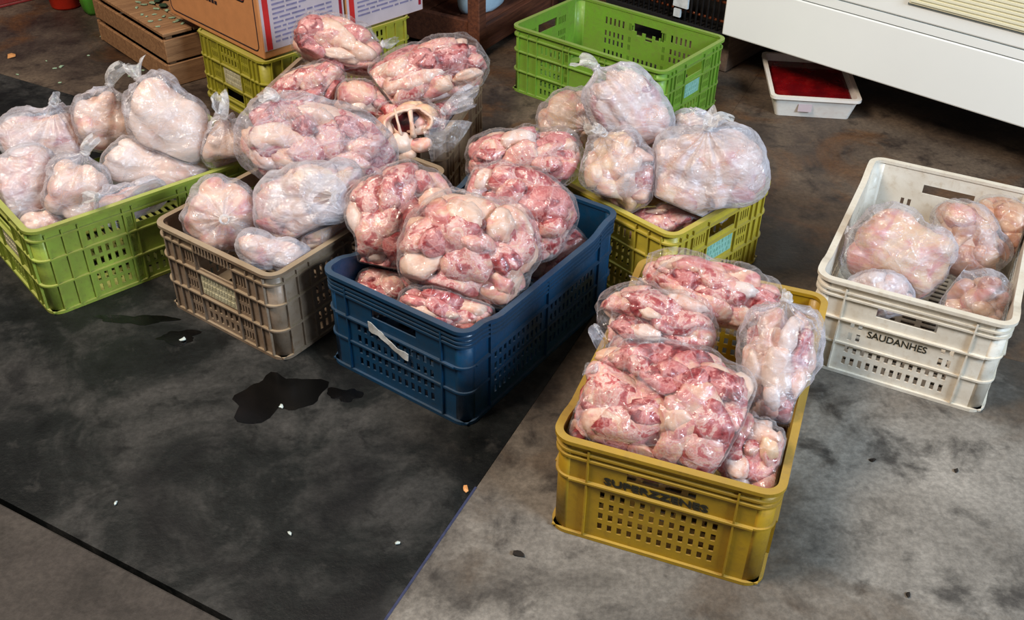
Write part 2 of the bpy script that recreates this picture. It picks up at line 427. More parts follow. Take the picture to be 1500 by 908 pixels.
def dipf(x, y, depth):
    if depth == 0: return 0.0
    side = sst(W0 / 2 - .04, W0 / 2 - .012, abs(x))
    return depth * side * (1 - sst(L0 / 2 - .115, L0 / 2 - .05, abs(y)))
def ring(o0, o1, z0, z1, dip=0.0):
    """closed band between insets o0 (outer) and o1 (inner), heights z0..z1"""
    A, B = rimpath(o0), rimpath(o1); n = min(len(A), len(B))
    def resamp(P, m):
        P = np.array(P + [P[0]]); s = np.r_[0, np.cumsum(np.linalg.norm(np.diff(P, axis=0), axis=1))]
        return np.c_[np.interp(np.linspace(0, s[-1], m, endpoint=False), s, P[:, 0]), np.interp(np.linspace(0, s[-1], m, endpoint=False), s, P[:, 1])]
    A = np.array(A)
    # inner ring follows the outer by moving along the normal
    nrm = np.roll(A, -1, 0) - np.roll(A, 1, 0); nrm = np.c_[-nrm[:, 1], nrm[:, 0]]; nrm /= np.linalg.norm(nrm, axis=1)[:, None]
    B = A + nrm * (o1 - o0); m = len(A); mb = MB()
    for (P, z) in ((A, z0), (A, z1), (B, z1), (B, z0)):
        for p, q in zip(P, A): mb.v.append((p[0], p[1], z - dipf(q[0], q[1], dip)))
    for i in range(m):
        j = (i + 1) % m
        for k in range(4):
            k2 = (k + 1) % 4; mb.f.append((k * m + i, k * m + j, k2 * m + j, k2 * m + i))
    return mb

def corner_mb(sx, sy, z0=.004, z1=.205):
    mb = MB(); n = 6; r1, r2 = CR, CR - TH; cx, cy = sx * (W0 / 2 - INS - CR), sy * (L0 / 2 - INS - CR)
    a0 = {(1, -1): -90, (1, 1): 0, (-1, 1): 90, (-1, -1): 180}[(sx, sy)]
    for k in range(n + 1):
        an = math.radians(a0 + 90 * k / n)
        for r in (r1, r2):
            for z in (z0, z1): mb.v.append((cx + r * math.cos(an), cy + r * math.sin(an), z))
    for k in range(n):
        b = 4 * k; c = b + 4
        mb.f += [(b, c, c + 1, b + 1), (b + 2, b + 3, c + 3, c + 2), (b + 1, c + 1, c + 3, b + 3), (b, b + 2, c + 2, c)]
    mb.f += [(0, 1, 3, 2), (4 * n, 4 * n + 2, 4 * n + 3, 4 * n + 1)]
    return mb

def box_rib(x0, x1, z0, z1, d=.006): return boxv(x0, x1, -d, 0.0, z0, z1)

# designs: side (long) and end (short) walls: holes, horizontal ribs, vertical ribs
def design_ribbed(kind):
    a, b = LL / 2, LW / 2
    side = []; end = []
    hz = [.072, .135]; rows = [(.012, .066), (.078, .130), (.142, .176)]
    for (x0, x1, n) in ((-a + .075, -a + .165, 5), (-a + .17, -.055, 4), (.055, a - .17, 4), (a - .165, a - .075, 5)):
        for (z0, z1) in rows: side += grid_rects(x0 + .004, x1 - .004, n, z0, z1, 2 if z1 - z0 > .04 else 1, .45, .7)
    side += grid_rects(-.05, .05, 6, .012, .066, 2, .45, .7)
    side.append((-.05, .05, .150, .176))
    for (x0, x1, n) in ((-b + .045, -.055, 5), (.055, b - .045, 5)):
        for (z0, z1) in rows: end += grid_rects(x0 + .003, x1 - .003, n, z0, z1, 2 if z1 - z0 > .04 else 1, .45, .7)
    end += grid_rects(-.05, .05, 6, .012, .066, 2, .45, .7)
    end.append((-.048, .048, .148, .176))
    vs_side = [-a + .0, -a + .035, -a + .070, -a + .168, -.054, .054, a - .168, a - .070, a - .035, a]
    vs_end = [-b, -b + .022, -b + .042, -.053, .053, b - .042, b - .022, b]
    return side, end, hz, hz, vs_side, vs_end
def design_grey():
    side, end, hz, he, vs, ve = design_ribbed('g')
    b = LW / 2
    end = [r for r in end if not (-.055 < (r[0] + r[1]) / 2 < .055 and r[2] > .07)] + [(-.052, .052, .142, .180)]
    ve = [-b, -b + .024, -b + .048, -.058, .058, b - .048, b - .024, b]
    return side, end, hz, he, vs, ve
def design_smooth(rows, cols, label_gap=False, zb=.022, zt=.118):
    a, b = LL / 2, LW / 2; side = []; end = []
    g = grid_rects(-b + .048, b - .048, cols, zb, zt, rows, .48, .62)
    if label_gap: g = [r for r in g if not (abs((r[0] + r[1]) / 2) < .068 and r[2] > zb + (zt - zb) * .52)]
    end += g; end.append((-.055, .055, .150, .172))
    side += grid_rects(-a + .06, -.012, 11, zb, zt, rows, .48, .62) + grid_rects(.012, a - .06, 11, zb, zt, rows, .48, .62)
    he = [.128] ; vs_s = [-a + .045, 0.0, a - .045]; vs_e = [-b + .030, b - .030]
    return side, end, [.128], he, vs_s, vs_e

_crate_mesh = {}
def crate_parts(design, mat, dip, broken=False):
    key = (design, mat, dip, broken)
    if key in _crate_mesh: return _crate_mesh[key]
    if design == 'ribbed': side, end, hs, he, vss, vse = design_ribbed('r')
    elif design == 'grey': side, end, hs, he, vss, vse = design_grey()
    elif design == 'mustard': side, end, hs, he, vss, vse = design_smooth(4, 12)
    elif design == 'white': side, end, hs, he, vss, vse = design_smooth(4, 13, True, .016, .134)
    else: side, end, hs, he, vss, vse = design_smooth(4, 12, False, .020, .126)
    d = {}
    def deform(mb, which):     # lower the long walls where the rim dips
        if dip and which == 'side':
            mb.v = [(x, y, z - dip * (1 - sst(L0 / 2 - .115, L0 / 2 - .05, abs(x))) * sst(.13, .2, z)) for (x, y, z) in mb.v]
        return mb
    d['side'] = deform(panel(LL, side), 'side').mesh('side_panel', mat)
    if broken:
        br = side + [(-.062, -.05, .140, .170), (-.045, -.03, .138, .150), (-.02, .006, .128, .150), (.018, .04, .136, .150), (.05, .058, .150, .166)]
        d['side_broken'] = panel(LL, br).mesh('side_panel', mat)
    d['end'] = panel(LW, end).mesh('end_panel', mat)
    def ribs(hz, vx, length, horiz_t=.0035, which='end'):
        out = []
        a = length / 2
        for z in hz: out.append(deform(MB().box(-a, a, -.0065, 0, z - horiz_t / 2, z + horiz_t / 2), which).mesh('rib', mat))
        for x in vx: out.append(MB().box(x - .0016, x + .0016, -.0055, 0, .008, .196 - (dip if which == 'side' and abs(x) < L0 / 2 - .11 else 0)).mesh('rib', mat))
        return out
    d['side_ribs'] = ribs(hs, vss, LL, which='side'); d['end_ribs'] = ribs(he, vse, LW)
    d['corners'] = [corner_mb(sx, sy).mesh('corner_post', mat, True) for (sx, sy) in ((1, -1), (1, 1), (-1, 1), (-1, -1))]
    rims = [ring(0, .013, H0 - .007, H0, dip).mesh('rim', mat)]
    if design in ('ribbed', 'grey'):
        rims.append(ring(.002, .008, .182, .186, 0).mesh('rim_ridge', mat))
        for z in (.135, .072): rims.append(ring_corner_only(z, mat))
    else:
        for z in (.188, .176) if design != 'blue' else (.193, .184, .175): rims.append(ring(.003, .008, z - .002, z + .002, dip).mesh('rim_ridge', mat))
        if design != 'blue': pass
        rims.append(ring(.004, .008, .126, .130, 0).mesh('rim_ridge', mat))
        if design in ('white', 'blue'): rims.append(ring(.004, .008, .070, .074, 0).mesh('rim_ridge', mat))
    rims.append(ring(.003, .010, 0.0, .007, 0).mesh('base_rim', mat))
    d['rims'] = rims
    # slotted bottom
    x1, y1 = W0 / 2 - INS - .001, L0 / 2 - INS - .001
    bp = panel(2 * y1, grid_rects(-y1 + .03, y1 - .03, 26, -x1 + .03, x1 - .03, 7, .5, .7), z0=-x1, ztop=x1)
    bp.v = [(z, x, .004 + (TH - y)) for (x, y, z) in bp.v]; d['bottom'] = bp.mesh('bottom_panel', mat)
    _crate_mesh[key] = d; return d
def ring_corner_only(z, mat): return ring(.002, .0082, z - .0018, z + .0018, 0).mesh('rim_ridge', mat)

CRATES = {}
FIT = {'Y': (.3347, 1.3941, -.3528, .3701, .5675, .2143), 'B': (-.0738, 1.7559, -.6063, .3634, .5433, .2255),
       'G': (-.4532, 1.9471, -.6083, .3596, .555, .2112), 'GL': (-.9064, 2.0777, -.8387, .36, .555, .2112),
       'W': (.8842, 1.8335, -.4592, .3732, .5705, .2164), 'GB': (.3022, 2.9579, -2.2449, .3544, .5499, .207),
       'YM': (.2698, 2.1194, -2.3705, .3681, .555, .2111), 'YB': (-.6404, 2.9927, -.7712, .3583, .5504, .2034),
       'BR': (-.3853, 2.4812, -1.8143, .3642, .536, .2124)}
def crate(key, design, mat, dip, label, broken=False):
    x, y, t, w, l, h = FIT[key]
    root = thing('plastic_crate', label, 'crate', (x, y, .0005), t, 'plastic crates standing on the floor')
    root.scale = (w / W0, l / L0, h / H0)
    d = crate_parts(design, mat, dip, broken)
    faces = {}
    for (nm, kind, loc, rz) in (('front', 'end', (0, -L0 / 2 + INS, 0), 0), ('back', 'end', (0, L0 / 2 - INS, 0), math.pi),
                                ('right', 'side', (W0 / 2 - INS, 0, 0), math.pi / 2), ('left', 'side', (-W0 / 2 + INS, 0, 0), -math.pi / 2)):
        me = d['side_broken'] if (broken and nm == 'left') else d[kind]
        p = inst(kind + '_panel', me, root, loc, rz); faces[nm] = p
        for r in d[kind + '_ribs']: inst('rib', r, p)
    for me in d['corners']: inst('corner_post', me, root)
    for me in d['rims']: inst(me.name.split('.')[0], me, root)
    inst('bottom_panel', d['bottom'], root)
    CRATES[key] = (np.array([x, y]), t, w, l, h)
    return root, faces
DIP = .016
rY, fY = crate('Y', 'mustard', 'mustard_plastic', DIP, 'mustard yellow crate with black lettering, packed with bagged red meat pieces')
rB, fB = crate('B', 'blue', 'blue_plastic', DIP, 'dark blue plastic crate with a strip of white tape on its end')
rG, fG = crate('G', 'grey', 'grey_plastic', 0, 'dirty grey ribbed crate between the blue and the lime crates')
rGL, fGL = crate('GL', 'ribbed', 'lime_plastic', 0, 'lime green ribbed crate heaped with pale bagged whole chickens')
rW, fW = crate('W', 'white', 'white_plastic', DIP, 'white plastic crate with black lettering standing apart near the freezer')
rGB, fGB = crate('GB', 'ribbed', 'green_plastic', 0, 'empty bright green crate standing against the white freezer', True)
rYM, fYM = crate('YM', 'ribbed', 'yellow_plastic', 0, 'yellow-green crate of bagged chicken behind the blue crate')
rYB, fYB = crate('YB', 'ribbed', 'olive_yellow_plastic', 0, 'yellow crate under the two printed cardboard boxes')
rYB.rotation_euler = (0, math.pi, FIT['YB'][2]); rYB.location.z = FIT['YB'][5] + .0005      # turned upside down
rBR, fBR = crate('BR', 'ribbed', 'tan_plastic', 0, 'brownish tan crate of bagged meat in front of the cardboard boxes')

def lettering(panel_o, text, size, x, z, mat, rep=1, width=None):
    for k in range(rep):
        c = bpy.data.curves.new('lettering', 'FONT'); c.body = text; c.size = size; c.align_x = 'CENTER'; c.align_y = 'CENTER'; c.extrude = .0003
        c.offset = .0002
        tmp = bpy.data.objects.new('tmp', c); COL.objects.link(tmp)
        me = bpy.data.meshes.new_from_object(tmp.evaluated_get(bpy.context.evaluated_depsgraph_get()))
        bpy.data.objects.remove(tmp)
        me.materials.clear(); me.materials.append(MATS[mat])
        o = link(bpy.data.objects.new('lettering', me), panel_o)
        w = max(v.co.x for v in me.vertices) - min(v.co.x for v in me.vertices)
        if width: o.scale = (width / w, 1, 1)
        o.location = (x + .002 * k, -.0006 - .0003 * k, z - .0022 * k); o.rotation_euler = (math.pi / 2, 0, 0)
        o['label'] = 'black stencilled lettering'
lettering(fY['front'], 'SUPERZZENES', .019, -.008, .1405, 'black_ink', 2, .165)
lettering(fW['front'], 'SAUDANHES', .021, -.006, .106, 'black_ink', 1, .110)
# tape strip on the blue crate
tv = []; n = 12
for i in range(n + 1):
    u = i / n; x = -.058 + .098 * u; z = .134 - .032 * u + .003 * math.sin(u * 7); hw = (.011 - .006 * sst(.1, .3, u) + .003 * u) + .0012 * math.sin(u * 23)
    for s in (-1, 1):
        for yy in (-.0078, -.0066): tv.append((x, yy - .0012 * math.sin(u * 9 + s), z + s * hw))
tf = []
for i in range(n):
    b = 4 * i; tf += [(b, b + 4, b + 6, b + 2), (b + 1, b + 3, b + 7, b + 5), (b, b + 1, b + 5, b + 4), (b + 2, b + 6, b + 7, b + 3)]
tf += [(0, 2, 3, 1), (4 * n, 4 * n + 1, 4 * n + 3, 4 * n + 2)]
mesh_obj('tape', tv, tf, 'tape', fB['front'], label='strip of torn white tape')
def plate(panel_o, x0, x1, z0, z1, mat, label):
    p = MB().box(x0, x1, -.0016, 0, z0, z1).obj('label_plate', mat, panel_o, label=label)
    r = np.random.default_rng(int(abs(x0) * 1e4)); mb = MB()
    for k in range(3):
        x = x0 + .004
        while x < x1 - .010:
            w = .004 + .006 * r.random(); zc = z0 + (z1 - z0) * (k + .5) / 3
            mb.box(x, x + w, -.0026, -.0016, zc - .0045, zc + .0045); x += w + .003
    mb.obj('relief', mat, panel_o)
plate(fG['front'], -.052, .052, .080, .132, 'embossed_plate', 'embossed pale plate')
plate(fYB['front'], -.045, .045, .080, .130, 'embossed_plate', 'embossed pale plate')
plate(fYM['back'], -.045, .045, .086, .130, 'pale_blue_plate', 'pale printed plate')
plate(fGB['back'], -.040, .040, .086, .128, 'pale_blue_plate', 'pale printed plate')
plate(fGL['front'], -.045, .045, .080, .130, 'embossed_plate', 'embossed pale plate')
# comb of little teeth under the grey crate's rim
for k in range(12):
    MB().box(-.055 + k * .0095, -.055 + k * .0095 + .004, -.0075, 0, .184, .204).obj('tooth', 'grey_plastic', fG['front'])

# ------------------------------------------------------------------ bags of chicken
BAGS = []
def spec(crate_key, px, z, half, ang=0, kind='meat', neck=None, filmk='film_clear', label='', c=.85, n=16, seed=None, tail=.05, cat='bag'):
    P, t = at_z(px[0], px[1], z)
    a, b = half[0] * t / FPX, half[1] * t / FPX
    an = math.radians(ang); d = unit(P - CAM)
    r_ = unit(RT - d * np.dot(RT, d)); u_ = np.cross(r_, d) * 1.0
    if np.dot(u_, UP) < 0: u_ = -u_
    e1 = r_ * math.cos(an) + u_ * math.sin(an); e2 = -r_ * math.sin(an) + u_ * math.cos(an)
    nd = None
    if neck is not None:
        nd = unit(r_ * neck[0] + u_ * neck[1] - d * neck[2])
    BAGS.append(dict(k=crate_key, P=P, ax=np.array([e1, e2, -d]), r=np.array([a, b, c * min(a, b) if c < 3 else c]), kind=kind, neck=nd, film=filmk,
                     label=label, n=n, seed=len(BAGS) + 11 if seed is None else seed, tail=tail, cat=cat))
S = spec
# lime crate: pale bagged whole chickens
S('GL', (66, 208), .22, (68, 48), 8, 'whole', (.2, .75, .5), 'film_milky', 'milky bag of chicken with gathered tied top, at the outer left of the lime crate', .9)
S('GL', (36, 266), .22, (46, 62), -6, 'whole', None, 'film_milky', 'glossy bluish white bagged chicken bulging over the lime crate rim')
S('GL', (113, 283), .21, (49, 52), 0, 'whole', (.2, .9, .3), 'film_mid', 'bagged chicken with a reddish underside at the lime crate front corner')
S('GL', (152, 178), .27, (46, 46), 15, 'whole', (.22, 1, .1), 'film_mid', 'upright tied bag with a twisted tail sticking up from the lime crate', .85, tail=.07)
S('GL', (248, 182), .30, (74, 54), -48, 'whole', (-.5, .85, -.2), 'film_mid', 'large pinkish white bagged chicken lying on top of the lime crate heap', .8)
S('GL', (226, 245), .21, (76, 44), -12, 'whole', None, 'film_mid', 'pink bagged chicken wedged under the large top one in the lime crate')
S('GL', (338, 216), .25, (40, 42), 0, 'whole', (-.1, .6, .5), 'film_mid', 'small bag with a bow-like knot at the lime crate far end', .9, tail=.06)
S('GL', (195, 296), .19, (55, 26), 14, 'whole', (-.7, .1, .5), 'film_milky', 'loose slack bag lying along the lime crate rim', .8, 8)
S('GL', (72, 330), .15, (42, 26), 10, 'whole', None, 'film_mid', 'shaded bag deep in the front corner of the lime crate', .9, 8)
# grey crate
S('G', (322, 315), .23, (57, 60), 0, 'whole', (.1, -.1, 1), 'film_mid', 'round bag with a star-shaped knot at the grey crate outer corner', .9, tail=.02)
S('G', (462, 216), .29, (104, 64), -14, 'meat', (-.5, .65, .35), 'film_mid', 'big bag half milky half pink meat on top of the grey crate', .75, 26, tail=.035)
S('G', (458, 300), .25, (80, 60), 8, 'yellow', (.45, .15, .9), 'film_milky', 'milky bag with a looped plastic handle in the grey crate', .8, 12, tail=.04)
S('G', (402, 370), .21, (56, 26), -16, 'whole', None, 'film_milky', 'bluish chicken lying along the front rim of the grey crate', 1.0, 8)
S('G', (482, 352), .19, (46, 28), 20, 'yellow', None, 'film_mid', 'yellowish bagged chicken low beside the blue crate in the grey crate', 1.0, 8)
# tan crate
S('BR', (498, 68), .34, (66, 38), -18, 'meat', (1, .05, .3), 'film_clear', 'clear bag of pink meat leaning on the printed cardboard boxes', .95, 18, tail=.045)
S('BR', (448, 138), .25, (66, 36), 32, 'meat', None, 'film_clear', 'narrow bag of meat along the outer side of the tan crate', .95, 16)
S('BR', (622, 112), .30, (92, 46), 20, 'meat', (1, -.25, .2), 'film_clear', 'large taut bag of pink meat on top of the tan crate', .9, 24, tail=.02)
S('BR', (540, 160), .23, (52, 40), -10, 'red', None, 'film_clear', 'red meat bag sunk in the middle of the tan crate', .9, 14)
S('BR', (650, 178), .20, (44, 32), 0, 'red', None, 'film_clear', 'small red meat bag low in the tan crate under the taut one', 1.0, 12)
S('BR', (598, 186), .25, (50, 42), 0, 'torn', (.8, .35, .3), 'film_clear', 'torn open bag showing bare chicken carcass pieces in the tan crate', .8, 9, tail=.09)
# blue crate
S('B', (586, 328), .24, (78, 82), 12, 'meat', None, 'film_clear', 'round bag of pink meat beside the grey crate in the blue crate', .75, 24)
S('B', (690, 368), .27, (98, 76), -4, 'creased', (.1, 1, -.3), 'film_clear', 'big two-lobed bag of cream and pink meat at the front of the blue crate', .72, 22, tail=.015)
S('B', (757, 310), .26, (78, 62), -22, 'meat', None, 'film_clear', 'bag of pale pink meat with fine plastic creases in the blue crate', .8, 20)
S('B', (765, 234), .28, (86, 48), 8, 'meat', (.75, -.75, .1), 'film_clear', 'long bag of red and cream meat bridging the blue and yellow-green crates', .85, 22, tail=.03)
S('B', (655, 458), .19, (70, 30), -14, 'red', None, 'film_clear', 'low bag of meat along the front end of the blue crate', 1.0, 14)
S('B', (815, 385), .13, (48, 44), 30, 'red', None, 'film_clear', 'shaded bag of meat deep in the far side of the blue crate', .9, 12)
S('B', (562, 425), .13, (50, 36), 0, 'meat', None, 'film_clear', 'shaded bag low in the blue crate corner under the round bag', .9, 10)
# yellow-green crate
S('YM', (842, 178), .235, (56, 42), 8, 'yellow', (.3, -.15, .95), 'film_mid', 'pinkish tied bag at the far inner corner of the yellow-green crate', .9, 12, tail=.03)
S('YM', (922, 160), .33, (66, 44), -50, 'roll', (-.75, .9, .1), 'film_milky', 'long rolled bag of chicken propped up against the empty green crate', .9, 14, tail=.05)
S('YM', (908, 254), .27, (52, 58), 12, 'yellow', (-.35, .8, .45), 'film_mid', 'tied bag of chicken hanging over the blue crate back corner', .85, 14, tail=.03)
S('YM', (1030, 258), .27, (82, 72), 4, 'yellow', (.05, .72, .55), 'film_milky', 'big fan-pleated milky bag filling the end of the yellow-green crate', .85, 18, tail=.05)
S('YM', (962, 256), .21, (34, 44), 10, 'red', None, 'film_clear', 'dark pink bag squeezed between two tied bags in the yellow-green crate', .9, 10)
S('YM', (972, 325), .175, (62, 26), 8, 'meat', None, 'film_clear', 'low pink bag inside the front corner of the yellow-green crate', 1.0, 10)
S('YM', (1008, 188), .27, (26, 22), 0, 'yellow', (.9, .35, .1), 'film_milky', 'small twisted bag end behind the big fan-pleated bag', 1.0, 6, tail=.04)
# mustard crate
S('Y', (1038, 430), .25, (108, 52), -12, 'meat', (-1, .15, .2), 'film_clear', 'long bag of pink meat across the far end of the mustard crate', .9, 28, tail=.02)
S('Y', (958, 478), .24, (90, 56), -10, 'meat', (-1, -.05, .3), 'film_clear', 'bag of red meat with a knotted tail on the mustard crate inner side', .85, 24, tail=.03)
S('Y', (982, 600), .25, (132, 98), -12, 'red', (-.9, .5, .2), 'film_clear', 'largest bag of mottled red and cream meat in the mustard crate', .62, 44, tail=.015)
S('Y', (1138, 540), .24, (54, 80), -6, 'fat', (.15, 1, .2), 'film_mid', 'crumpled whitish bag of chicken against the mustard crate long side', .9, 16, tail=.02)
S('Y', (1100, 668), .20, (54, 62), 20, 'streak', None, 'film_clear', 'bag with a pale bone streak in the front corner of the mustard crate', .8, 14)
S('Y', (862, 628), .17, (46, 42), 0, 'red', None, 'film_clear', 'small red bag under the largest one in the mustard crate corner', .9, 12)
S('Y', (1120, 600), .14, (60, 50), 0, 'meat', None, 'film_clear', 'shaded bag beneath the whitish bag in the mustard crate', .9, 12)
# white crate
S('W', (1316, 374), .17, (80, 70), -28, 'whole', (-.9, .45, .2), 'film_mid', 'large bagged chicken on the white crate long side', .8, tail=.02)
S('W', (1416, 352), .15, (66, 52), -40, 'tan', None, 'film_mid', 'bagged chicken legs with brownish skin in the middle of the white crate', .85, 12)
S('W', (1478, 332), .16, (56, 40), -25, 'tan', None, 'film_clear', 'brownish bagged chicken at the far end of the white crate', .9, 12)
S('W', (1436, 444), .13, (46, 40), 10, 'tan', (-.5, .85, .2), 'film_mid', 'small yellowish chicken bag at the lettered end of the white crate', .9, 8, tail=.02)
S('W', (1284, 430), .13, (44, 36), 0, 'fat', None, 'film_milky', 'crumpled white bag under the large chicken in the white crate', .9, 8)

# neighbours: dividing planes between touching bags
def reach(b, d):        # ellipsoid radius along a world direction
    q = b['ax'] @ d; return 1 / math.sqrt(((q / b['r']) ** 2).sum())
for i, b in enumerate(BAGS): b['planes'] = []
for i in range(len(BAGS)):
    for j in range(i + 1, len(BAGS)):
        A, B = BAGS[i], BAGS[j]; d = B['P'] - A['P']; D = np.linalg.norm(d)
        if D > .45: continue
        # steepest separation: sample directions around the centre line
        u = d / D
        hA = np.linalg.norm(A['r'] * (A['ax'] @ u)); hB = np.linalg.norm(B['r'] * (B['ax'] @ u))
        # use the ellipsoid metric to tilt the plane
        M = (A['ax'].T @ np.diag(1 / A['r'] ** 2) @ A['ax']) + (B['ax'].T @ np.diag(1 / B['r'] ** 2) @ B['ax'])
        nrm = unit(.5 * unit(M @ d) + .5 * u)
        hA = np.linalg.norm(A['r'] * (A['ax'] @ nrm)); hB = np.linalg.norm(B['r'] * (B['ax'] @ nrm)); Dn = float(np.dot(d, nrm))
        hA, hB = hA * 1.14 + .004, hB * 1.14 + .004
        if hA + hB <= Dn * 1.0: continue
        s = Dn * hA / (hA + hB); s = min(max(s, .25 * Dn), .75 * Dn)
        A['planes'].append((A['P'] + nrm * 0 + nrm * s, nrm)); B['planes'].append((A['P'] + nrm * s, -nrm))
def confine(P, b, margin):
    P = P.copy()
    def divide(P):
        for (q, n) in b['planes']:
            s = (P - q) @ n + margin
            P = P - np.where(s > 0, s, 0)[:, None] * n
        return P
    P = divide(divide(P))
    for key, (c, t, w, l, h) in CRATES.items():
        if np.linalg.norm(c - b['P'][:2]) > .6: continue
        ct, st = math.cos(t), math.sin(t)
        X = P[:, :2] - c; u = X[:, 0] * ct + X[:, 1] * st; v = -X[:, 0] * st + X[:, 1] * ct
        if key == b['k']:
            mu, mv = w / 2 - .0155 - margin, l / 2 - .0155 - margin
            k = np.clip((h + .045 - P[:, 2]) / .035, 0, 1); k = k * k * (3 - 2 * k)
            k = np.where(P[:, 2] < h + .012, 1, k)
            u = u + k * (np.clip(u, -mu, mu) - u); v = v + k * (np.clip(v, -mv, mv) - v)
            P[:, 2] = np.where(P[:, 2] < .010 + margin, .010 + margin, P[:, 2])
        else:               # keep out of the other crates' walls: stay above their rims
            inside = (np.abs(u) < w / 2 + .004) & (np.abs(v) < l / 2 + .004)
            near = inside & (np.minimum(w / 2 - np.abs(u), l / 2 - np.abs(v)) < .03)
            P[:, 2] = np.where(near & (P[:, 2] < h + .003 + margin), h + .003 + margin, P[:, 2])
        P[:, 0] = c[0] + u * ct - v * st; P[:, 1] = c[1] + u * st + v * ct
    P = divide(P)
    P[:, 2] = np.maximum(P[:, 2], .006)
    return P

def lump(r, sub=2, rough=.22, fr=2.2):
    V, F = ico(sub); V = V.copy()
    V *= (1 + rough * wob(V, r, fr, 5) * .6 + rough * .35 * wob(V, r, fr * 2.6, 5))[:, None]
    return V, F
def drumstick(r):
    V, F = ico(3); V = V.copy(); x = V[:, 0]
    rad = np.interp(x, [-1, -.55, 0, .45, .75, .9, 1], [1.0, 1.12, .85, .5, .42, .55, .9])
    V[:, 1] *= rad * .62; V[:, 2] *= rad * .55; V[:, 0] *= 1.15
    V *= (1 + .05 * wob(V, r, 4, 4))[:, None]
    return V, F
def rotm(r):
    q = r.normal(size=4); q /= np.linalg.norm(q); w, x, y, z = q
    return np.array([[1 - 2 * (y * y + z * z), 2 * (x * y - z * w), 2 * (x * z + y * w)], [2 * (x * y + z * w), 1 - 2 * (x * x + z * z), 2 * (y * z - x * w)], [2 * (x * z - y * w), 2 * (y * z + x * w), 1 - 2 * (x * x + y * y)]])
PAL = {'meat': (['flesh_pink'] * 5 + ['skin_cream'] * 3 + ['flesh_red'] * 3 + ['fat_white']),
       'red': (['flesh_pink'] * 5 + ['flesh_red'] * 5 + ['skin_cream'] * 2 + ['fat_white']),
       'creased': (['flesh_pink'] * 4 + ['skin_cream'] * 5 + ['flesh_red'] * 2),
       'fat': ['fat_white'] * 4 + ['skin_pale'] * 4 + ['flesh_pink'],
       'streak': ['flesh_pink', 'flesh_red', 'flesh_red', 'skin_yellow', 'fat_white'],
       'yellow': ['skin_yellow'] * 4 + ['skin_cream'] * 3 + ['skin_pale'] * 2 + ['flesh_pink'],
       'tan': ['skin_tan'] * 4 + ['skin_yellow'],
       'roll': ['skin_pale'] * 4 + ['skin_cream'] * 2 + ['flesh_pink'],
       'torn': ['skin_cream', 'skin_pale', 'skin_yellow', 'flesh_pink']}

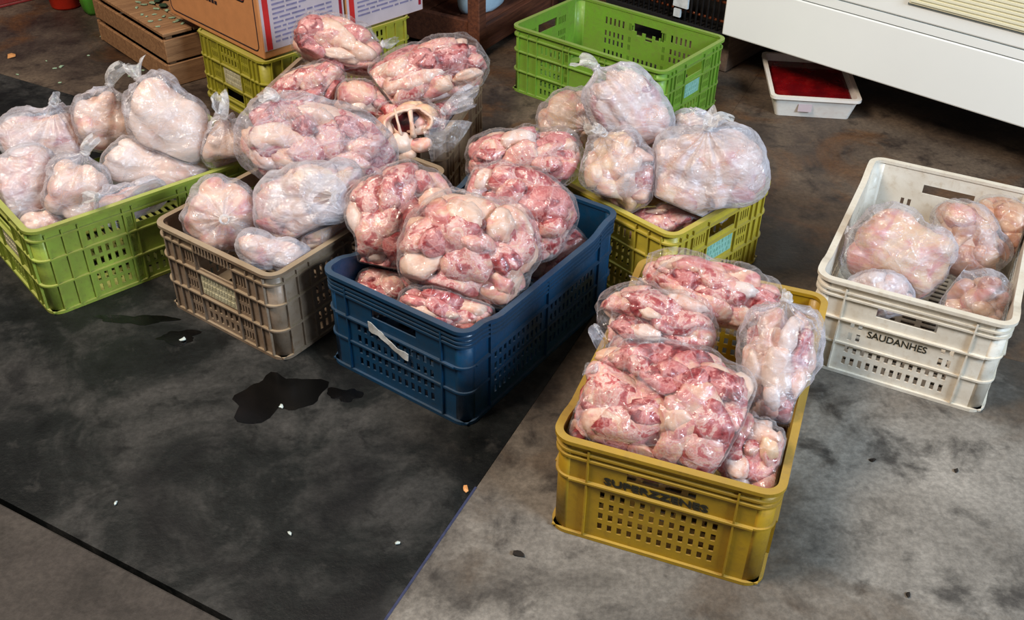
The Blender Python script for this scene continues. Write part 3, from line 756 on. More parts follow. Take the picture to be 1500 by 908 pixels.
def content(b, root):
    """chicken pieces inside the bag; returns all world points for wrapping the film"""
    r = np.random.default_rng(b['seed']); pts = []
    ax, rad, P0 = b['ax'], b['r'] * .985, b['P']
    wk = [(r.normal(size=3) * 1.6, r.random() * 6.28) for _ in range(4)]
    pw = 2.0 if b['kind'] == 'whole' else 2.7
    def place(name, V, F, mat, centre, scl, rot=None, smooth=True, label=None):
        V = V * scl
        if rot is not None: V = V @ rot.T
        X = (V + centre) * rad                       # unit-ball space to the bag's box
        Y = X / rad; nrm = (np.abs(Y) ** pw).sum(1) ** (1 / pw); k = np.where(nrm > 1, 1 / np.maximum(nrm, 1e-6), 1)
        k = .30 * 1 + .70 * k
        yd = Y / (np.linalg.norm(Y, axis=1)[:, None] + 1e-6)
        sw = sum(np.sin(yd @ kk + pp) for kk, pp in wk) / 2
        X = X * (k * (1 + .075 * sw))[:, None]
        X = confine(X @ ax + P0, b, .0035)
        pts.append(X)
        mesh_obj(name, X - P0, F, mat, root, smooth, label)
    kind = b['kind']
    if kind == 'whole':
        # one dressed chicken: breast, two thighs, two drumsticks, two wings grown into one body
        parts = [((0, 0, 0), (.86, .80, .84), 0), ((.35, .30, .25), (.5, .5, .5), 0), ((-.45, .38, .30), (.36, .52, .34), .5), ((-.45, -.40, .30), (.36, .52, .34), -.5),
                 ((.30, -.52, .42), (.50, .24, .24), .4), ((.25, .60, .36), (.46, .22, .24), -.5), ((-.55, -.05, .5), (.30, .30, .3), 0), ((.62, -.02, .10), (.30, .34, .34), 0)]
        flip = r.choice([-1, 1]); ta = r.uniform(-.5, .5)
        V, F = ico(5 if max(b['r']) > .06 else 4); V = V.copy()
        R = np.zeros(len(V))
        for (c, s, an) in parts:
            c = np.array(c) * (1, flip, 1); ca, sa = math.cos(an), math.sin(an)
            Rm = np.array([[ca, sa, 0], [-sa, ca, 0], [0, 0, 1]]); s = np.array(s)
            o = (Rm @ (-c)) / s; D = (V @ Rm.T) / s
            A = (D * D).sum(1); B = 2 * (D @ o); C = o @ o - 1; disc = B * B - 4 * A * C
            tt = np.where(disc > 0, (-B + np.sqrt(np.maximum(disc, 0))) / (2 * A), 0); R = np.maximum(R, tt)
        # soften the joins
        from_n = [[] for _ in range(len(V))]
        E = np.array([(f[i], f[(i + 1) % 3]) for f in F for i in range(3)])
        for _ in range(3):
            acc = np.zeros(len(V)); cnt = np.zeros(len(V)); np.add.at(acc, E[:, 0], R[E[:, 1]]); np.add.at(cnt, E[:, 0], 1); R = .5 * R + .5 * acc / cnt
        R *= 1 + .035 * wob(V, r, 6, 6) + .015 * wob(V, r, 14, 6)
        Rz = np.array([[math.cos(ta), -math.sin(ta), 0], [math.sin(ta), math.cos(ta), 0], [0, 0, 1]])
        place('whole_chicken', (V * R[:, None]) @ Rz.T, F, ('skin_yellow' if b['k'] == 'W' else ['skin_pale', 'skin_pale', 'skin_cream'][b['seed'] % 3]), np.zeros(3), 1.0)
        return np.vstack(pts)
    n = int(b['n'] * 1.7); pal = PAL[kind]
    V, F = lump(r, 3, .10, 3); place('meat_filling', V, F, 'flesh_red' if kind not in ('yellow', 'roll', 'fat', 'tan') else 'skin_pale', np.zeros(3), .70)
    ga = math.pi * (3 - 5 ** .5); ps = 1.45 / math.sqrt(n) + .09
    for i in range(n):
        y = 1 - 2 * (i + .5) / n; q = math.sqrt(1 - y * y); d = np.array([q * math.cos(ga * i + b['seed']), y, q * math.sin(ga * i + b['seed'])])
        d = unit(d + r.normal(size=3) * .12); d = d / (np.abs(d) ** pw).sum() ** (1 / pw)
        if d[2] < -.72: continue                      # the underside shows nothing
        s = ps * r.uniform(.75, 1.35); cdist = max(.25, .98 - s * r.uniform(.62, .95))
        m = pal[r.integers(len(pal))]
        if kind in ('yellow', 'roll', 'streak', 'tan') and r.random() < .4:
            V, F = drumstick(r); sc = s * 1.25
        else:
            V, F = lump(r, 3, .36, 2.6); sc = s * np.array([r.uniform(.9, 1.5), r.uniform(.75, 1.1), r.uniform(.6, .9)])
        place('chicken_piece', V, F, m, d * cdist, sc, rotm(r))
    if kind == 'streak':
        V, F = drumstick(r); place('drumstick', V, F, 'fat_white', np.array([-.15, .15, .55]), np.array([.72, .30, .30]), np.array([[.5, .86, 0], [-.86, .5, 0], [0, 0, 1.]]))
    return np.vstack(pts)

def wrap(b, pts, root):
    r = np.random.default_rng(b['seed'] + 500); P0 = b['P']; Q = pts - P0
    if len(Q) > 9000: Q = Q[r.choice(len(Q), 9000, replace=False)]
    ax = b['neck'] if b['neck'] is not None else unit(b['ax'][1] * .4 - b['ax'][2] + r.normal(size=3) * .2)
    ref = np.array([0, 0, 1.]) if abs(ax[2]) < .8 else np.array([1., 0, 0])
    e1 = unit(np.cross(ax, ref)); e2 = np.cross(ax, e1)
    NR, NS = 44, 96; th_n = math.radians(152 if b['neck'] is not None else 179)
    th = np.linspace(.02, th_n, NR); ph = np.arange(NS) * 2 * math.pi / NS
    T, PH = np.meshgrid(th, ph, indexing='ij')
    D = -np.cos(T)[..., None] * ax + np.sin(T)[..., None] * (np.cos(PH)[..., None] * e1 + np.sin(PH)[..., None] * e2)
    Df = D.reshape(-1, 3); len_ = np.linalg.norm(Q, axis=1); Qn = Q / (len_[:, None] + 1e-9)
    ang = {'film_clear': 9, 'film_mid': 14, 'film_milky': 20}[b['film']]
    R = np.zeros(len(Df)); Rl = np.zeros(len(Df)); ca, cb = math.cos(math.radians(ang)), math.cos(math.radians(5.5))
    for i in range(0, len(Df), 400):
        C = Df[i:i + 400] @ Qn.T; G = C * len_[None, :]
        R[i:i + 400] = np.where(C > ca, G, 0).max(1); Rl[i:i + 400] = np.where(C > cb, len_[None, :], 0).max(1)
    R = np.maximum(R, .25 * np.median(R)).reshape(NR, NS); Rl = Rl.reshape(NR, NS)
    for _ in range(2):
        S_ = R.copy(); S_[1:-1] = (R[:-2] + R[2:] + np.roll(R, 1, 1)[1:-1] + np.roll(R, -1, 1)[1:-1]) / 4; R = .4 * R + .6 * S_
    R = np.maximum(R, Rl) + .0018
    # crumples in the film
    R = R + .0022 * np.abs(wob(Df * 1.0, r, 11, 5)).reshape(NR, NS) + .0012 * np.abs(wob(Df, r, 26, 5)).reshape(NR, NS)
    # slack folds running towards the neck
    if b['neck'] is not None:
        k1, k2 = r.integers(9, 13), r.integers(15, 21)
        amp = np.clip((T - .9) / 1.6, 0, 1) ** 1.3
        R = R + amp * (.0085 if b['film'] != 'film_clear' else .005) * (np.abs(np.sin(k1 * PH / 2 + 1.5 * np.sin(PH + r.random() * 6) + r.random() * 6)) + .5 * np.abs(np.sin(k2 * PH / 2 + r.random() * 6)))
    body = R[..., None] * D
    rows = [body[i] for i in range(NR)]
    tailrows = []
    if b['neck'] is not None:
        Rn = np.mean(R[-1]) ; zB = -np.cos(th_n) * R[-1]; rB = np.sin(th_n) * R[-1]
        zN = zB.mean() + .018 + .012 * r.random(); kp = int(r.integers(9, 14)); p0 = r.random() * 6
        for k in range(1, 11):
            u = k / 10; z = zB + (zN - zB) * u ** 1.2; rr = rB + (.0075 - rB) * (1 - (1 - u) ** 1.9)
            rr = rr * (1 + .28 * (u * (1.2 - u)) * np.sin(kp * ph + p0 + .8 * np.sin(2 * ph)))
            rows.append(z[:, None] * ax + rr[:, None] * (np.cos(ph)[:, None] * e1 + np.sin(ph)[:, None] * e2))
        if b['tail'] > 0:
            L = b['tail']; side = unit(e1 * r.normal() + e2 * r.normal()); base = zN * ax; rt = L * .42
            m = 12
            for k in range(m + 1):
                u = k / m; cen = base + ax * (L * u) + side * (L * .35 * u * u) + np.array([0, 0, -.35 * L * u * u])
                ru = .0075 + rt * u ** .8 * (1 + .30 * np.sin(3 * ph + p0) * u + .22 * np.sin(7 * ph + 2 * p0) * u)
                fl = 1 - .62 * u
                q = cen + ru[:, None] * (np.cos(ph)[:, None] * e1 + fl * np.sin(ph)[:, None] * e2) + (ax * .25 * L * u)[None, :] * np.sin(2 * ph + p0)[:, None] * .6
                tailrows.append(q)
    def grid(rows_, name, mat, margin, capend):
        X = np.array(rows_); nr = len(X); V = X.reshape(-1, 3) + P0
        V = confine(V, b, margin) - P0
        F = [(i * NS + k, i * NS + (k + 1) % NS, (i + 1) * NS + (k + 1) % NS, (i + 1) * NS + k) for i in range(nr - 1) for k in range(NS)]
        V = list(map(tuple, V))
        if capend:
            V.append(tuple(np.mean(np.array(V[:NS]), 0))); F += [(len(V) - 1, (k + 1) % NS, k) for k in range(NS)]
            if b['neck'] is None:
                s = (nr - 1) * NS; V.append(tuple(np.mean(np.array(V[s:s + NS]), 0))); F += [(len(V) - 1, s + k, s + (k + 1) % NS) for k in range(NS)]
        return mesh_obj(name, V, F, mat, root, True)
    if b['kind'] == 'torn':          # the near side is ripped away: keep the far rows only
        X = np.array(rows); keep = []
        V = confine(X.reshape(-1, 3) + P0, b, .001) - P0
        tow = (D @ b['ax'][2]).reshape(-1); up = (D @ b['ax'][0]).reshape(-1)
        ok = np.ones(len(V), bool); ok[:NR * NS] = ~((tow > .28 + .18 * np.sin(7 * PH.reshape(-1))) & (up < .62))
        F = [(i * NS + k, i * NS + (k + 1) % NS, (i + 1) * NS + (k + 1) % NS, (i + 1) * NS + k) for i in range(len(X) - 1) for k in range(NS)]
        F = [f for f in F if all(ok[list(f)])]
        mesh_obj('plastic_film', V, F, b['film'], root, True)
    else:
        grid(rows, 'plastic_film', b['film'], .001, True)
    if tailrows:
        grid(tailrows, 'gathered_end', 'film_tail' if b['film'] != 'film_clear' else 'film_mid', .001, False)
        kv, kf = tube([P0 * 0 + zN * ax + .0085 * (math.cos(a) * e1 + math.sin(a) * e2) + ax * .0015 * math.sin(3 * a) for a in np.linspace(0, 6.283, 20, endpoint=False)], .0028, 6, True)
        kv = confine(np.array(kv) + P0, b, .001) - P0
        mesh_obj('knot', kv, kf, 'film_tail', root, True)

GRP = {'GL': 'bagged chickens heaped in the lime crate', 'G': 'bags heaped in the grey crate', 'BR': 'bags heaped in the tan crate', 'B': 'bags heaped in the blue crate',
       'YM': 'bags heaped in the yellow-green crate', 'Y': 'bags heaped in the mustard crate', 'W': 'bagged chicken in the white crate'}
for b in BAGS:
    nm = 'bagged_chicken' if b['kind'] == 'whole' else 'bag_of_chicken_pieces'
    root = thing(nm, b['label'], 'bag', tuple(b['P']), 0, GRP[b['k']])
    pts = content(b, root)
    wrap(b, pts, root)
    if b['kind'] == 'torn':
        # bare carcass: a hollow rib cage shell with its dark cavity, and two skin-covered joints
        r = np.random.default_rng(77); ax = b['ax']
        cf = lambda V_: confine(np.array(V_) + b['P'], b, .002) - b['P']
        nu, nv = 26, 12; V = []; F = []
        for i in range(nu + 1):
            for j in range(nv + 1):
                u = math.pi * (-.08 + 1.16 * i / nu); v = j / nv          # an arch of ribs, open below and towards the front
                rr = .040 * (1 - .30 * v) * (1 + .035 * math.sin(7 * u + 2 * v) + .05 * r.normal() * .5) * (1 + .16 * math.sin(2.1 * u + .6))
                V.append(rr * math.cos(u) * 1.15 * ax[0] + rr * math.sin(u) * ax[1] * .95 + (.052 * (1 - v)) * ax[2] + ax[1] * .004)
        for i in range(nu):
            for j in range(nv): F.append((i * (nv + 1) + j, (i + 1) * (nv + 1) + j, (i + 1) * (nv + 1) + j + 1, i * (nv + 1) + j + 1))
        o = mesh_obj('rib_cage', cf([v + ax[2] * .022 for v in V]), F, 'skin_cream', root, True, 'pale torn chicken carcass'); sm = o.modifiers.new('t', 'SOLIDIFY'); sm.thickness = .006
        V, F = lump(r, 3, .1, 2); mesh_obj('cavity', cf((V * (.037, .032, .012)) @ ax + ax[1] * .010 + ax[2] * .044), F, 'cavity_dark', root, True, 'dark red body cavity')
        for q_, (x0, x1) in enumerate(((.004, .012), (-.030, -.016))):
            pth = [(x0 + (x1 - x0) * w_) * ax[0] + (.040 - .062 * w_) * ax[1] + (.066 + .010 * math.sin(3.1 * w_)) * ax[2] for w_ in np.linspace(0, 1, 8)]
            kv, kf = tube(pth, np.array([.007, .006, .0055, .005, .0055, .006, .007, .008]) * (1 if q_ == 0 else .6), 8); mesh_obj('rib_bone', cf(kv), kf, 'skin_cream', root, True)
        for (o2, s2, m) in (((-.018, -.036, .056), (.028, .024, .018), 'skin_pale'), ((.030, -.042, .052), (.027, .018, .016), 'fat_white'), ((-.006, -.062, .050), (.026, .016, .015), 'skin_cream'), ((-.048, -.008, .05), (.014, .022, .015), 'skin_cream')):
            V, F = lump(r, 3, .22, 2.5); mesh_obj('chicken_piece', (V * s2 + o2) @ ax, F, m, root, True)

def find(txt): return next((b, o) for b in BAGS for o in COL.objects if b['label'] == txt and o.get('label') == txt)
def loop(txt, px, py, rx, ry, hx, hy, tilt, toward):
    # flat plastic carrier-bag handle: a wavy sheet with an oval hole, lying on its bag
    b, o = find(txt); P = b['P']; e1, e2, e3 = b['ax'][0], b['ax'][1], b['ax'][2]
    dist = np.dot(P - CAM, FW); c = CAM + ray(px, py) * ((dist - toward)); k = dist / FPX; n = 48; V = []; F = []; m = 7
    ct, st = math.cos(tilt), math.sin(tilt)
    for i in range(n):
        a = 6.283 * i / n
        for j in range(m):
            u = j / (m - 1); q = (hx + (rx * (1 + .06 * math.sin(3 * a + 1)) - hx) * u, hy + (ry * (1 + .07 * math.sin(4 * a)) - hy) * u)
            x, y = q[0] * math.cos(a), q[1] * math.sin(a); x, y = x * ct - y * st, x * st + y * ct
            V.append(c - P + RT * x * k + UP * y * k - FW * (-.022 * u * u + .003 * math.sin(5 * a) * u))
    for i in range(n):
        for j in range(m - 1): F.append((i * m + j, ((i + 1) % n) * m + j, ((i + 1) % n) * m + j + 1, i * m + j + 1))
    mesh_obj('handle_loop', V, F, 'film_milky', o, True, 'plastic handle with an oval hole')
loop('milky bag with a looped plastic handle in the grey crate', 472, 290, 34, 40, 14, 8, .5, .095)
loop('small bag with a bow-like knot at the lime crate far end', 354, 186, 18, 20, 5, 6, .8, .05)
loop('small bag with a bow-like knot at the lime crate far end', 316, 184, 15, 18, 5, 8, -.5, .06)
# loose flap of the torn bag
b, o = find('torn open bag showing bare chicken carcass pieces in the tan crate')
dist = np.dot(b['P'] - CAM, FW) - .045; cor = [(612, 168), (692, 180), (632, 236), (668, 214)]; V = []; F = []; n = 10
W3 = [CAM + ray(*c_) * (dist + d_) for c_, d_ in zip(cor, (0, .02, -.005, .01))]
for i in range(n + 1):
    for j in range(n + 1):
        u, v = i / n, j / n; p = (W3[0] * (1 - u) + W3[1] * u) * (1 - v) + (W3[2] * (1 - u) + W3[3] * u) * v
        V.append(p - FW * .012 * math.sin(3.1 * u) * math.sin(3 * v + .4) + UP * .003 * math.sin(9 * u + 4 * v) - b['P'])
for i in range(n):
    for j in range(n): F.append((i * (n + 1) + j, (i + 1) * (n + 1) + j, (i + 1) * (n + 1) + j + 1, i * (n + 1) + j + 1))
mesh_obj('film_flap', V, F, 'film_mid', o, True, 'loose torn flap of clear plastic')

# ------------------------------------------------------------------ cardboard boxes on the yellow crate
yb = FIT['YB']; yt = yb[2]
vdir = np.array([-math.sin(yt), math.cos(yt)]); udir = np.array([math.cos(yt), math.sin(yt)])
ZB = yb[5] + .002
bc, _ = at_z(388, 88, ZB); bc = bc[:2]
def carton(corner, lu, lv, h, label, near):
    root = thing('cardboard_box', label, 'box', (corner[0], corner[1], ZB), yt, 'printed cardboard boxes on the yellow crate')
    # local frame: x from -lu to 0 (towards the left), y from 0 to lv (away)
    bevel(MB().box(-lu, 0, 0, lv, 0, h).obj('carton_body', 'cardboard', root), .004, 2)
    MB().box(.0002, .0012, .004, lv - .004, .022 if near else .003, h - .004).obj('printed_panel', 'white_card', root, label='whitish printed side')
    MB().box(.0013, .0018, .012, .030, .024, h - .01).obj('red_band', 'red_ink', root)
    MB().box(.0013, .0018, lv - .020, lv - .010, .02, h - .01).obj('red_band', 'crimson_ink', root)
    r = np.random.default_rng(3 if near else 4)
    for k in range(10 if near else 8):
        z = .040 + k * .013; y = .042
        end = lv - .045 if k < 6 else lv - .15 + .02 * (k % 3)
        end = min(end, lv - .03)
        while y < end:
            w = .012 + .035 * r.random(); y2 = min(y + w, end)
            MB().box(.0013, .0018, y, y2, z, z + .0055).obj('print_line', 'blue_ink', root); y = y2 + .006
    kv, kf = tube([(.0016, lv - .075 + .019 * math.cos(a), .150 + .019 * math.sin(a)) for a in np.linspace(0, 6.283, 28, endpoint=False)], .0018, 5, True)
    mesh_obj('round_emblem', kv, kf, 'blue_ink', root, True)
    MB().box(.0013, .0019, lv - .086, lv - .064, .146, .154).obj('emblem_bar', 'blue_ink', root)
    if near:
        # brown end with a dark outline, a red field and grey lettering
        def frame(x0, x1, z0, z1, rr, w, mat, name):
            P = []
            for (cx, cz, a0) in ((x1 - rr, z0 + rr, -90), (x1 - rr, z1 - rr, 0), (x0 + rr, z1 - rr, 90), (x0 + rr, z0 + rr, 180)):
                for k in range(5): an = math.radians(a0 + 22.5 * k); P.append((cx + rr * math.cos(an), -.0008, cz + rr * math.sin(an)))
            kv, kf = tube(P, w, 6, True); kv = [(x, -.0002 + (y + .0008) * .3, z) for (x, y, z) in np.array(kv)]
            mesh_obj(name, kv, kf, mat, root, True)
        frame(-lu + .012, -.022, .016, h - .012, .018, .0024, 'dark_ink', 'dark_outline')
        frame(-.29, -.065, .145, h - .05, .014, .0030, 'dark_ink', 'dark_outline')
        MB().box(-.285, -.070, -.0012, -.0002, .150, h - .055).obj('red_field', 'red_ink', root, label='red printed field')
        for (x0, x1, z) in ((-.36, -.30, .150), (-.32, -.22, .118), (-.29, -.21, .100)):
            x = x0
            while x < x1: MB().box(x, x + .012, -.0010, -.0002, z, z + .010).obj('print_mark', 'dark_ink', root); x += .016
        MB().box(.0013, .0019, .055, .085, .190, .204).obj('cyan_mark', 'cyan_ink', root)
        MB().box(.0013, .0019, .060, .080, .176, .190).obj('black_mark', 'dark_ink', root)
    return root
LB = .285
carton(bc, .50, LB, .32, 'brown cardboard box with red picture field and white printed side', True)
c2_ = bc + vdir * (LB + .004)
carton(c2_, .46, .295, .32, 'whitish printed cardboard box beside the dark wooden stand', False)

# ------------------------------------------------------------------ wooden crate with leaf scraps
wc = np.array([-1.066, 2.958]); wl = unit(np.array([-.317, .342])); we = np.array([wl[1], -wl[0]])   # along the left face, along the end face
ang = math.atan2(we[1], we[0])
wr = thing('wooden_crate', 'low wooden slatted crate strewn with leaf scraps', 'crate', (wc[0], wc[1], 0), ang)
WL_, WE_, WH_ = .50, .30, .172
def plank(x0, x1, y0, y1, z0, z1, nm='slat'): return bevel(MB().box(x0, x1, y0, y1, z0, z1).obj(nm, 'crate_wood', wr), .002, 1)
for (z0, z1) in ((.004, .066), (.082, .144)):
    plank(0, .010, .012, WL_, z0, z1); plank(WE_ - .010, WE_, .012, WL_, z0, z1)
    plank(0, WE_, 0, .011, z0 - .003, z1 + .006, 'end_board'); plank(0, WE_, WL_ + .001, WL_ + .012, z0 - .003, z1 + .006, 'end_board')
for k in range(3): plank(0.0 + k * .101, .097 + k * .101, 0, WL_ + .012, .160, WH_, 'top_board')
for (x, y) in ((.012, .012), (WE_ - .034, .012), (.012, WL_ - .022), (WE_ - .034, WL_ - .022)): plank(x, x + .022, y, y + .022, 0, .158, 'corner_block')
# leaf scraps
def scrap(loc, size, mat, label, group, r, cat='scrap', name='leaf_scrap'):
    n = 7; V = [(0, 0, .002 + size * .12)]
    for k in range(n):
        a = 6.283 * k / n; q = size * r.uniform(.5, 1.1); V.append((q * math.cos(a), q * .7 * math.sin(a), r.uniform(0, size * .25)))
    V += [(x, y, z + .0015) for (x, y, z) in V]
    F = [(0, 1 + (k + 1) % n, 1 + k) for k in range(n)] + [(n + 1, n + 2 + k, n + 2 + (k + 1) % n) for k in range(n)] + [(1 + k, 1 + (k + 1) % n, n + 2 + (k + 1) % n, n + 2 + k) for k in range(n)]
    o = mesh_obj(name, V, F, mat, None, False); o.location = loc; o.rotation_euler = (0, 0, r.random() * 6)
    return tag(o, label, cat, group)
r = np.random.default_rng(21)
for (px, py, s) in ((208, 22, .008), (215, 25, .006), (221, 32, .010), (232, 40, .009), (240, 25, .012), (252, 27, .012), (262, 31, .014), (268, 35, .012), (256, 33, .008), (200, 12, .010), (212, 8, .016), (222, 6, .020), (228, 14, .014), (245, 16, .012), (235, 30, .007), (226, 22, .009), (203, 4, .012)):
    p, _ = at_z(px, py, WH_); scrap((p[0], p[1], WH_ + .0005), s, 'leaf_scrap', 'pale green leaf scrap lying on the wooden crate', 'leaf scraps on the wooden crate', r)
for (px, py, s) in ((232, 3, .03), (240, 10, .024), (226, -6, .03), (243, -2, .03)):
    p, _ = at_z(px, py, WH_); scrap((p[0], p[1], WH_ + .004), s, 'dark_leaf', 'dark green wilted leaf on the wooden crate', 'dark leaves on the wooden crate', r)
for (px, py, s) in ((195, 105, .012), (203, 98, .010), (190, 112, .010), (210, 104, .009), (200, 112, .008), (186, 106, .007)):
    p, _ = at_z(px, py, 0); scrap((p[0], p[1], .0005), s, 'leaf_scrap', 'grey-green leaf scrap on the floor beside the wooden crate', 'leaf scraps on the floor by the wooden crate', r)
for (px, py, s) in ((90, 98, .012), (80, 101, .008), (68, 90, .006), (25, 110, .007), (88, 122, .008), (78, 146, .006), (130, 82, .006), (148, 54, .005)):
    p, _ = at_z(px, py, 0); scrap((p[0], p[1], .0005), s, 'leaf_scrap', 'small pale scrap on the open brown floor', 'scraps on the brown floor', r)
p, _ = at_z(16, 83, 0); scrap((p[0], p[1], .0005), .022, 'orange_peel', 'orange peel scrap on the brown floor', None, r, 'scrap', 'orange_peel')
for (px, py, s, l) in ((268, 499, .010, 'glint modelled as a white fleck in the small dark puddle'), (412, 597, .008, 'glint modelled as a pale fleck at the edge of the large puddle'), (682, 718, .010, 'tan pebble on the joint of the floor slabs'), (425, 783, .006, 'tiny pale scrap on the dark slab'), (582, 797, .006, 'thin pale scrap near the slab joint'), (170, 738, .005, 'tiny pale fleck on the dark slab')):
    p, _ = at_z(px, py, 0); scrap((p[0], p[1], .0016), s, 'scrap_glint_white' if 'tan' not in l else 'orange_peel', l, None, r, 'scrap', 'floor_scrap_glint')  # the two puddle flecks are glints modelled as small white pieces
for (px, py, s) in ((1278, 675, .010), (1118, 800, .009), (1330, 872, .008), (760, 812, .016), (1400, 690, .008)):
    p, _ = at_z(px, py, 0); scrap((p[0], p[1], .0005), s * .8, 'joint_dirt', 'small dark crumb on the light concrete', 'dark crumbs on the light concrete', r, 'crumb', 'crumb')

# ------------------------------------------------------------------ things at the back left edge
def tub(cx, cy, rx, ry, h, mat, name, label, cat, rz=0.0):
    root = thing(name, label, cat, (cx, cy, .0005), rz)
    b = MB(); b.box(-rx, rx, -ry, ry, 0, .01)
    for (x0, x1, y0, y1) in ((-rx, rx, -ry, -ry + .006), (-rx, rx, ry - .006, ry), (-rx, -rx + .006, -ry, ry), (rx - .006, rx, -ry, ry)): b.box(x0, x1, y0, y1, .01, h)
    bevel(b.obj('body', mat, root), .006, 2)
    for s in (-1, 1):
        for k in range(3): MB().box(-rx - .004, rx + .004, s * ry - .004, s * ry + .004, h - .006 - k * .05, h + .004 - k * .05).obj('rim_rib', mat, root)
        MB().box(s * rx - .004, s * rx + .004, -ry, ry, h - .006, h + .004).obj('rim_rib', mat, root)
    return root
p0, _ = at_z(0, 14, 0); p1, _ = at_z(62, -1, 0); dd = unit((p1 - p0)[:2]); nn = np.array([-dd[1], dd[0]])
c = (p0[:2] + p1[:2]) / 2 + nn * .19 - dd * .13; tub(c[0], c[1], .22, .18, .2, 'dark_red_plastic', 'plastic_crate', 'dark red plastic crate at the far edge of the brown floor', 'crate', math.atan2(dd[1], dd[0]))
p0, _ = at_z(108, 17, 0)
# red bucket
root = thing('bucket', 'orange-red tapered bucket standing behind the wooden crate', 'bucket', (p0[0] - .045, p0[1] + .055, .0005))
V = []; F = []; ns = 32; prof = [(.0, .0), (.048, .0), (.053, .008), (.072, .18), (.079, .18), (.079, .19), (.069, .19), (.047, .012), (0, .012)]
for (rr, z) in prof:
    for k in range(ns): a = 6.283 * k / ns; V.append((rr * math.cos(a), rr * math.sin(a), z))
for i in range(len(prof) - 1):
    for k in range(ns): F.append((i * ns + k, i * ns + (k + 1) % ns, (i + 1) * ns + (k + 1) % ns, (i + 1) * ns + k))
mesh_obj('body', V, F, 'red_plastic', root, True)
kv, kf = tube([(.077 * math.cos(a), .077 * math.sin(a), .176 - .04 * math.sin(a)) for a in np.linspace(0, math.pi, 16)], .003, 6); mesh_obj('handle', kv, kf, 'rod_metal', root, True)
# green sack behind the wooden crate
p0, _ = at_z(143, 26, 0)
rr = np.random.default_rng(5); V, F = lump(rr, 4, .16, 2.4)
V = V * (.045, .07, .10); V[:, 2] = np.maximum(V[:, 2], -.06); V[:, 2] += .06
sk = thing('green_sack', 'slumped green sack at the end of the wooden crate', 'sack', (p0[0] - .03, p0[1] + .09, .0005))
mesh_obj('sack_body', V, F, 'green_sack', sk, True)
V2, F2 = tube([(0, 0, .135), (.005, 0, .165), (.012, .005, .185), (.02, .01, .205)], [.03, .013, .022, .034], 12); mesh_obj('tied_top', V2, F2, 'green_sack', sk, True)

# ------------------------------------------------------------------ dark wooden stand with a sack
sp, _ = at_z(702, 90, 0); sr = unit(np.array([.5, .87])); sl = np.array([-sr[1], sr[0]])
st = thing('wooden_stand', 'dark brown wooden stand with low shelf boards behind the tan crate', 'stand', (sp[0], sp[1], 0), math.atan2(sr[1], sr[0]) )
# local: x along sr (right face), y along sl (left face)
SX, SY, SH = .55, .62, .75
def sb(x0, x1, y0, y1, z0, z1, nm): return bevel(MB().box(x0, x1, y0, y1, z0, z1).obj(nm, 'stand_wood', st), .003, 1)
for (x, y) in ((0, 0), (SX - .045, 0), (0, SY - .045), (SX - .045, SY - .045)): sb(x, x + .045, y, y + .045, 0, SH, 'post')
sb(.006, .028, .046, SY - .046, .02, .125, 'rail'); sb(SX - .028, SX - .006, .046, SY - .046, .02, .125, 'rail')
sb(.046, SX - .046, .006, .028, .02, .10, 'rail'); sb(.046, SX - .046, SY - .028, SY - .006, .02, .10, 'rail')
for k in range(5): sb(.030, SX - .030, .031 + k * .113, .139 + k * .113, .085, .10, 'shelf_board')
for k in range(4): sb(-.01 + k * .143, .13 + k * .143, -.01, SY + .01, SH, SH + .02, 'top_board')
sb(SX - .020, SX - .006, .046, SY - .046, .20, SH - .05, 'back_board'); sb(.046, SX - .046, SY - .020, SY - .006, .20, SH - .05, 'back_board')
def stp(x, y): return sp[:2] + sr * x + sl * y
# bluish white sack on the shelf, behind the post
r5 = np.random.default_rng(9); V, F = lump(r5, 4, .12, 2.2); V = V * (.13, .07, .11); V[:, 2] = np.maximum(V[:, 2], -.075) + .0755
q = stp(.215, .115); sk = thing('plastic_sack', 'bluish white plastic sack on the dark wooden stand', 'sack', (q[0], q[1], .101), math.atan2(sr[1], sr[0]))
mesh_obj('sack_body', V, F, 'blue_white_sack', sk, True)
V2, F2 = tube([(0, 0, .165), (.01, 0, .195), (.02, .01, .215), (.045, .015, .24)], [.05, .016, .02, .045], 14); mesh_obj('gathered_top', V2, F2, 'blue_white_sack', sk, True)
q = stp(.12, .42); V, F = lump(r5, 3, .1, 2); V = V * (.055, .055, .05); V[:, 2] = np.maximum(V[:, 2], -.04) + .0405
o = mesh_obj('pale_bundle', V, F, 'embossed_plate', None, True); o.location = (q[0], q[1], .101); tag(o, 'small pale bundle in the shadow of the dark wooden stand', 'bundle')

# ------------------------------------------------------------------ chest freezer
ZF = .15
fa, _ = at_z(1057, 50, ZF); fb, _ = at_z(1500, 188, ZF)
fd = unit((fb - fa)[:2]); fn = np.array([fd[1], -fd[0]])
if fn[1] > 0: fn = -fn                       # outward, towards the camera
fzang = math.atan2(fd[1], fd[0])
fz = thing('chest_freezer', 'white chest freezer raised off the floor beside the green crate', 'freezer', (fa[0], fa[1], 0), fzang)
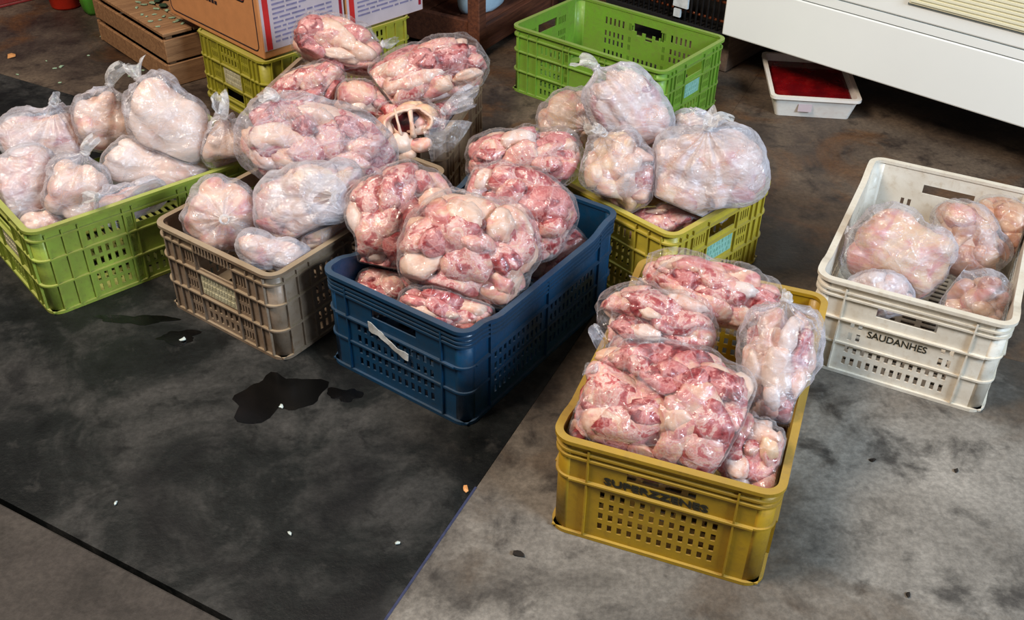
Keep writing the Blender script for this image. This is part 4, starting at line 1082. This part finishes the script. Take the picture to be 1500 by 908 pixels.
# local: x along the front to the right, y inwards
FL, FD, FH = 1.55, .62, .80
P3 = np.array([fa[0], fa[1], ZF]); N3 = np.array([fn[0], fn[1], 0])
def fzz(px, py): return on_plane(px, py, P3, N3)[2]
zg1, zg2, zv = fzz(1500, 90), fzz(1500, 74), fzz(1500, 47)
bevel(MB().box(0, FL, 0, FD, ZF, zg1 - .0015).obj('front_panel', 'freezer_white', fz), .004, 2)
MB().box(.001, FL - .001, .003, FD, zg1 - .0015, zg1 + .0015).obj('seam', 'groove_grey', fz)
MB().box(0, FL, .0005, FD, zg1 + .0015, zg2 - .0012).obj('trim_band', 'freezer_white', fz)
MB().box(.001, FL - .001, .003, FD, zg2 - .0012, zg2 + .0012).obj('seam', 'groove_grey', fz)
bevel(MB().box(0, FL, 0, FD, zg2 + .0012, FH).obj('upper_body', 'freezer_white', fz), .004, 2)
bevel(MB().box(-.46, FL + .01, -.012, FD + .01, FH, FH + .06).obj('lid', 'freezer_white', fz), .01, 3)
# ribbed cream vent
vx = np.dot((on_plane(1335, -4, P3, N3) - P3)[:2], fd)
vt = thing; 
vent = MB().box(vx, FL - .02, -.006, 0, zv, zv + .16).obj('vent', 'freezer_cream', fz, label='cream ribbed vent')
MB().box(vx - .004, FL - .016, -.003, 0, zv - .005, zv).obj('vent_edge', 'groove_grey', fz)
for k in range(14): MB().box(vx + .004, FL - .024, -.010, -.006, zv + .006 + k * .011, zv + .012 + k * .011).obj('slat', 'freezer_cream', vent)
# compressor bay left of the white front
bay = MB().box(-.45, 0, .10, FD, ZF, FH).obj('compressor_bay', 'bay_black', fz)
MB().box(-.46, 0, 0, FD, ZF - .02, ZF).obj('bay_floor', 'bay_black', fz)
MB().box(-.46, -.45, 0, FD, ZF, FH).obj('bay_side', 'freezer_white', fz)
x = -.437
while x < -.008:
    kv, kf = tube([(x, .012, ZF), (x, .012, FH)], .0042, 6); mesh_obj('condenser_rod', kv, kf, 'rod_metal', fz, True); x += .0205
for z in np.arange(ZF + .03, FH - .02, .06):
    kv, kf = tube([(-.45, .024, z), (0, .024, z)], .0045, 6); mesh_obj('condenser_tube', kv, kf, 'copper', fz, True)
tx = np.dot((on_plane(1000, 6, P3, N3) - P3)[:2], fd)
zt = fzz(1000, 6)
MB().box(tx - .035, tx + .02, -.002, .006, zt - .012, zt + .05).obj('paper_tag', 'white_tag', fz); MB().box(tx - .03, tx - .005, -.002, .006, zt - .045, zt - .02).obj('paper_tag', 'white_tag', fz)
for (x, y) in ((.06, .06), (FL - .10, .06), (FL - .10, FD - .10), (-.40, FD - .1)):
    if x > .5 or y > .3: MB().box(x, x + .045, y, y + .045, 0, ZF).obj('leg', 'groove_grey', fz)
# wooden block under the bay end
ba, _ = at_z(1062, 107, 0); bb_, _ = at_z(1119, 73, 0); bd = unit((bb_ - ba)[:2])
blk = MB().box(0, .34, 0, .20, 0, ZF - .022).obj('support_block', 'block_wood'); blk.location = (ba[0], ba[1], .0005); blk.rotation_euler = (0, 0, math.atan2(bd[1], bd[0])); bevel(blk, .004, 1)
tag(blk, 'weathered brown wooden block propping up the freezer end', 'block')

# ------------------------------------------------------------------ white tray of blood
ta_, _ = at_z(1130, 141, .07); tb_, _ = at_z(1264, 149, .07); td_ = unit((tb_ - ta_)[:2]); tw = np.linalg.norm((tb_ - ta_)[:2])
tl = .345
tr = thing('white_tray', 'white plastic tray of dark red blood under the freezer', 'tray', (ta_[0], ta_[1], .0005), math.atan2(td_[1], td_[0]))
def rrect(x0, x1, y0, y1, rr, n=5):
    P = []
    for (cx, cy, a0) in ((x1 - rr, y0 + rr, -90), (x1 - rr, y1 - rr, 0), (x0 + rr, y1 - rr, 90), (x0 + rr, y0 + rr, 180)):
        for k in range(n + 1): a = math.radians(a0 + 90 * k / n); P.append((cx + rr * math.cos(a), cy + rr * math.sin(a)))
    return P
prof = [(.024, 0), (.008, .060), (0, .061), (0, .070), (.012, .070), (.026, .004)]
V = []; F = []
for (o_, z) in prof: V += [(x, y, z) for (x, y) in rrect(o_, tw - o_, o_, tl - o_, max(.006, .018 - o_ * .3))]
m = len(V) // len(prof)
for i in range(len(prof) - 1):
    for k in range(m): F.append((i * m + k, i * m + (k + 1) % m, (i + 1) * m + (k + 1) % m, (i + 1) * m + k))
F.append(tuple(range(m))[::-1]); F.append(tuple((len(prof) - 1) * m + k for k in range(m)))
mesh_obj('tray_body', V, F, 'tray_white', tr)
bl = rrect(.0175, tw - .0175, .0175, tl - .0175, .012); n = len(bl)
mesh_obj('blood', [(x, y, .048) for (x, y) in bl], [tuple(range(n))], 'blood', tr, label='dark red liquid')
MB().box(.085, .125, .0095, .0125, .022, .045).obj('sticker', 'white_card', tr)
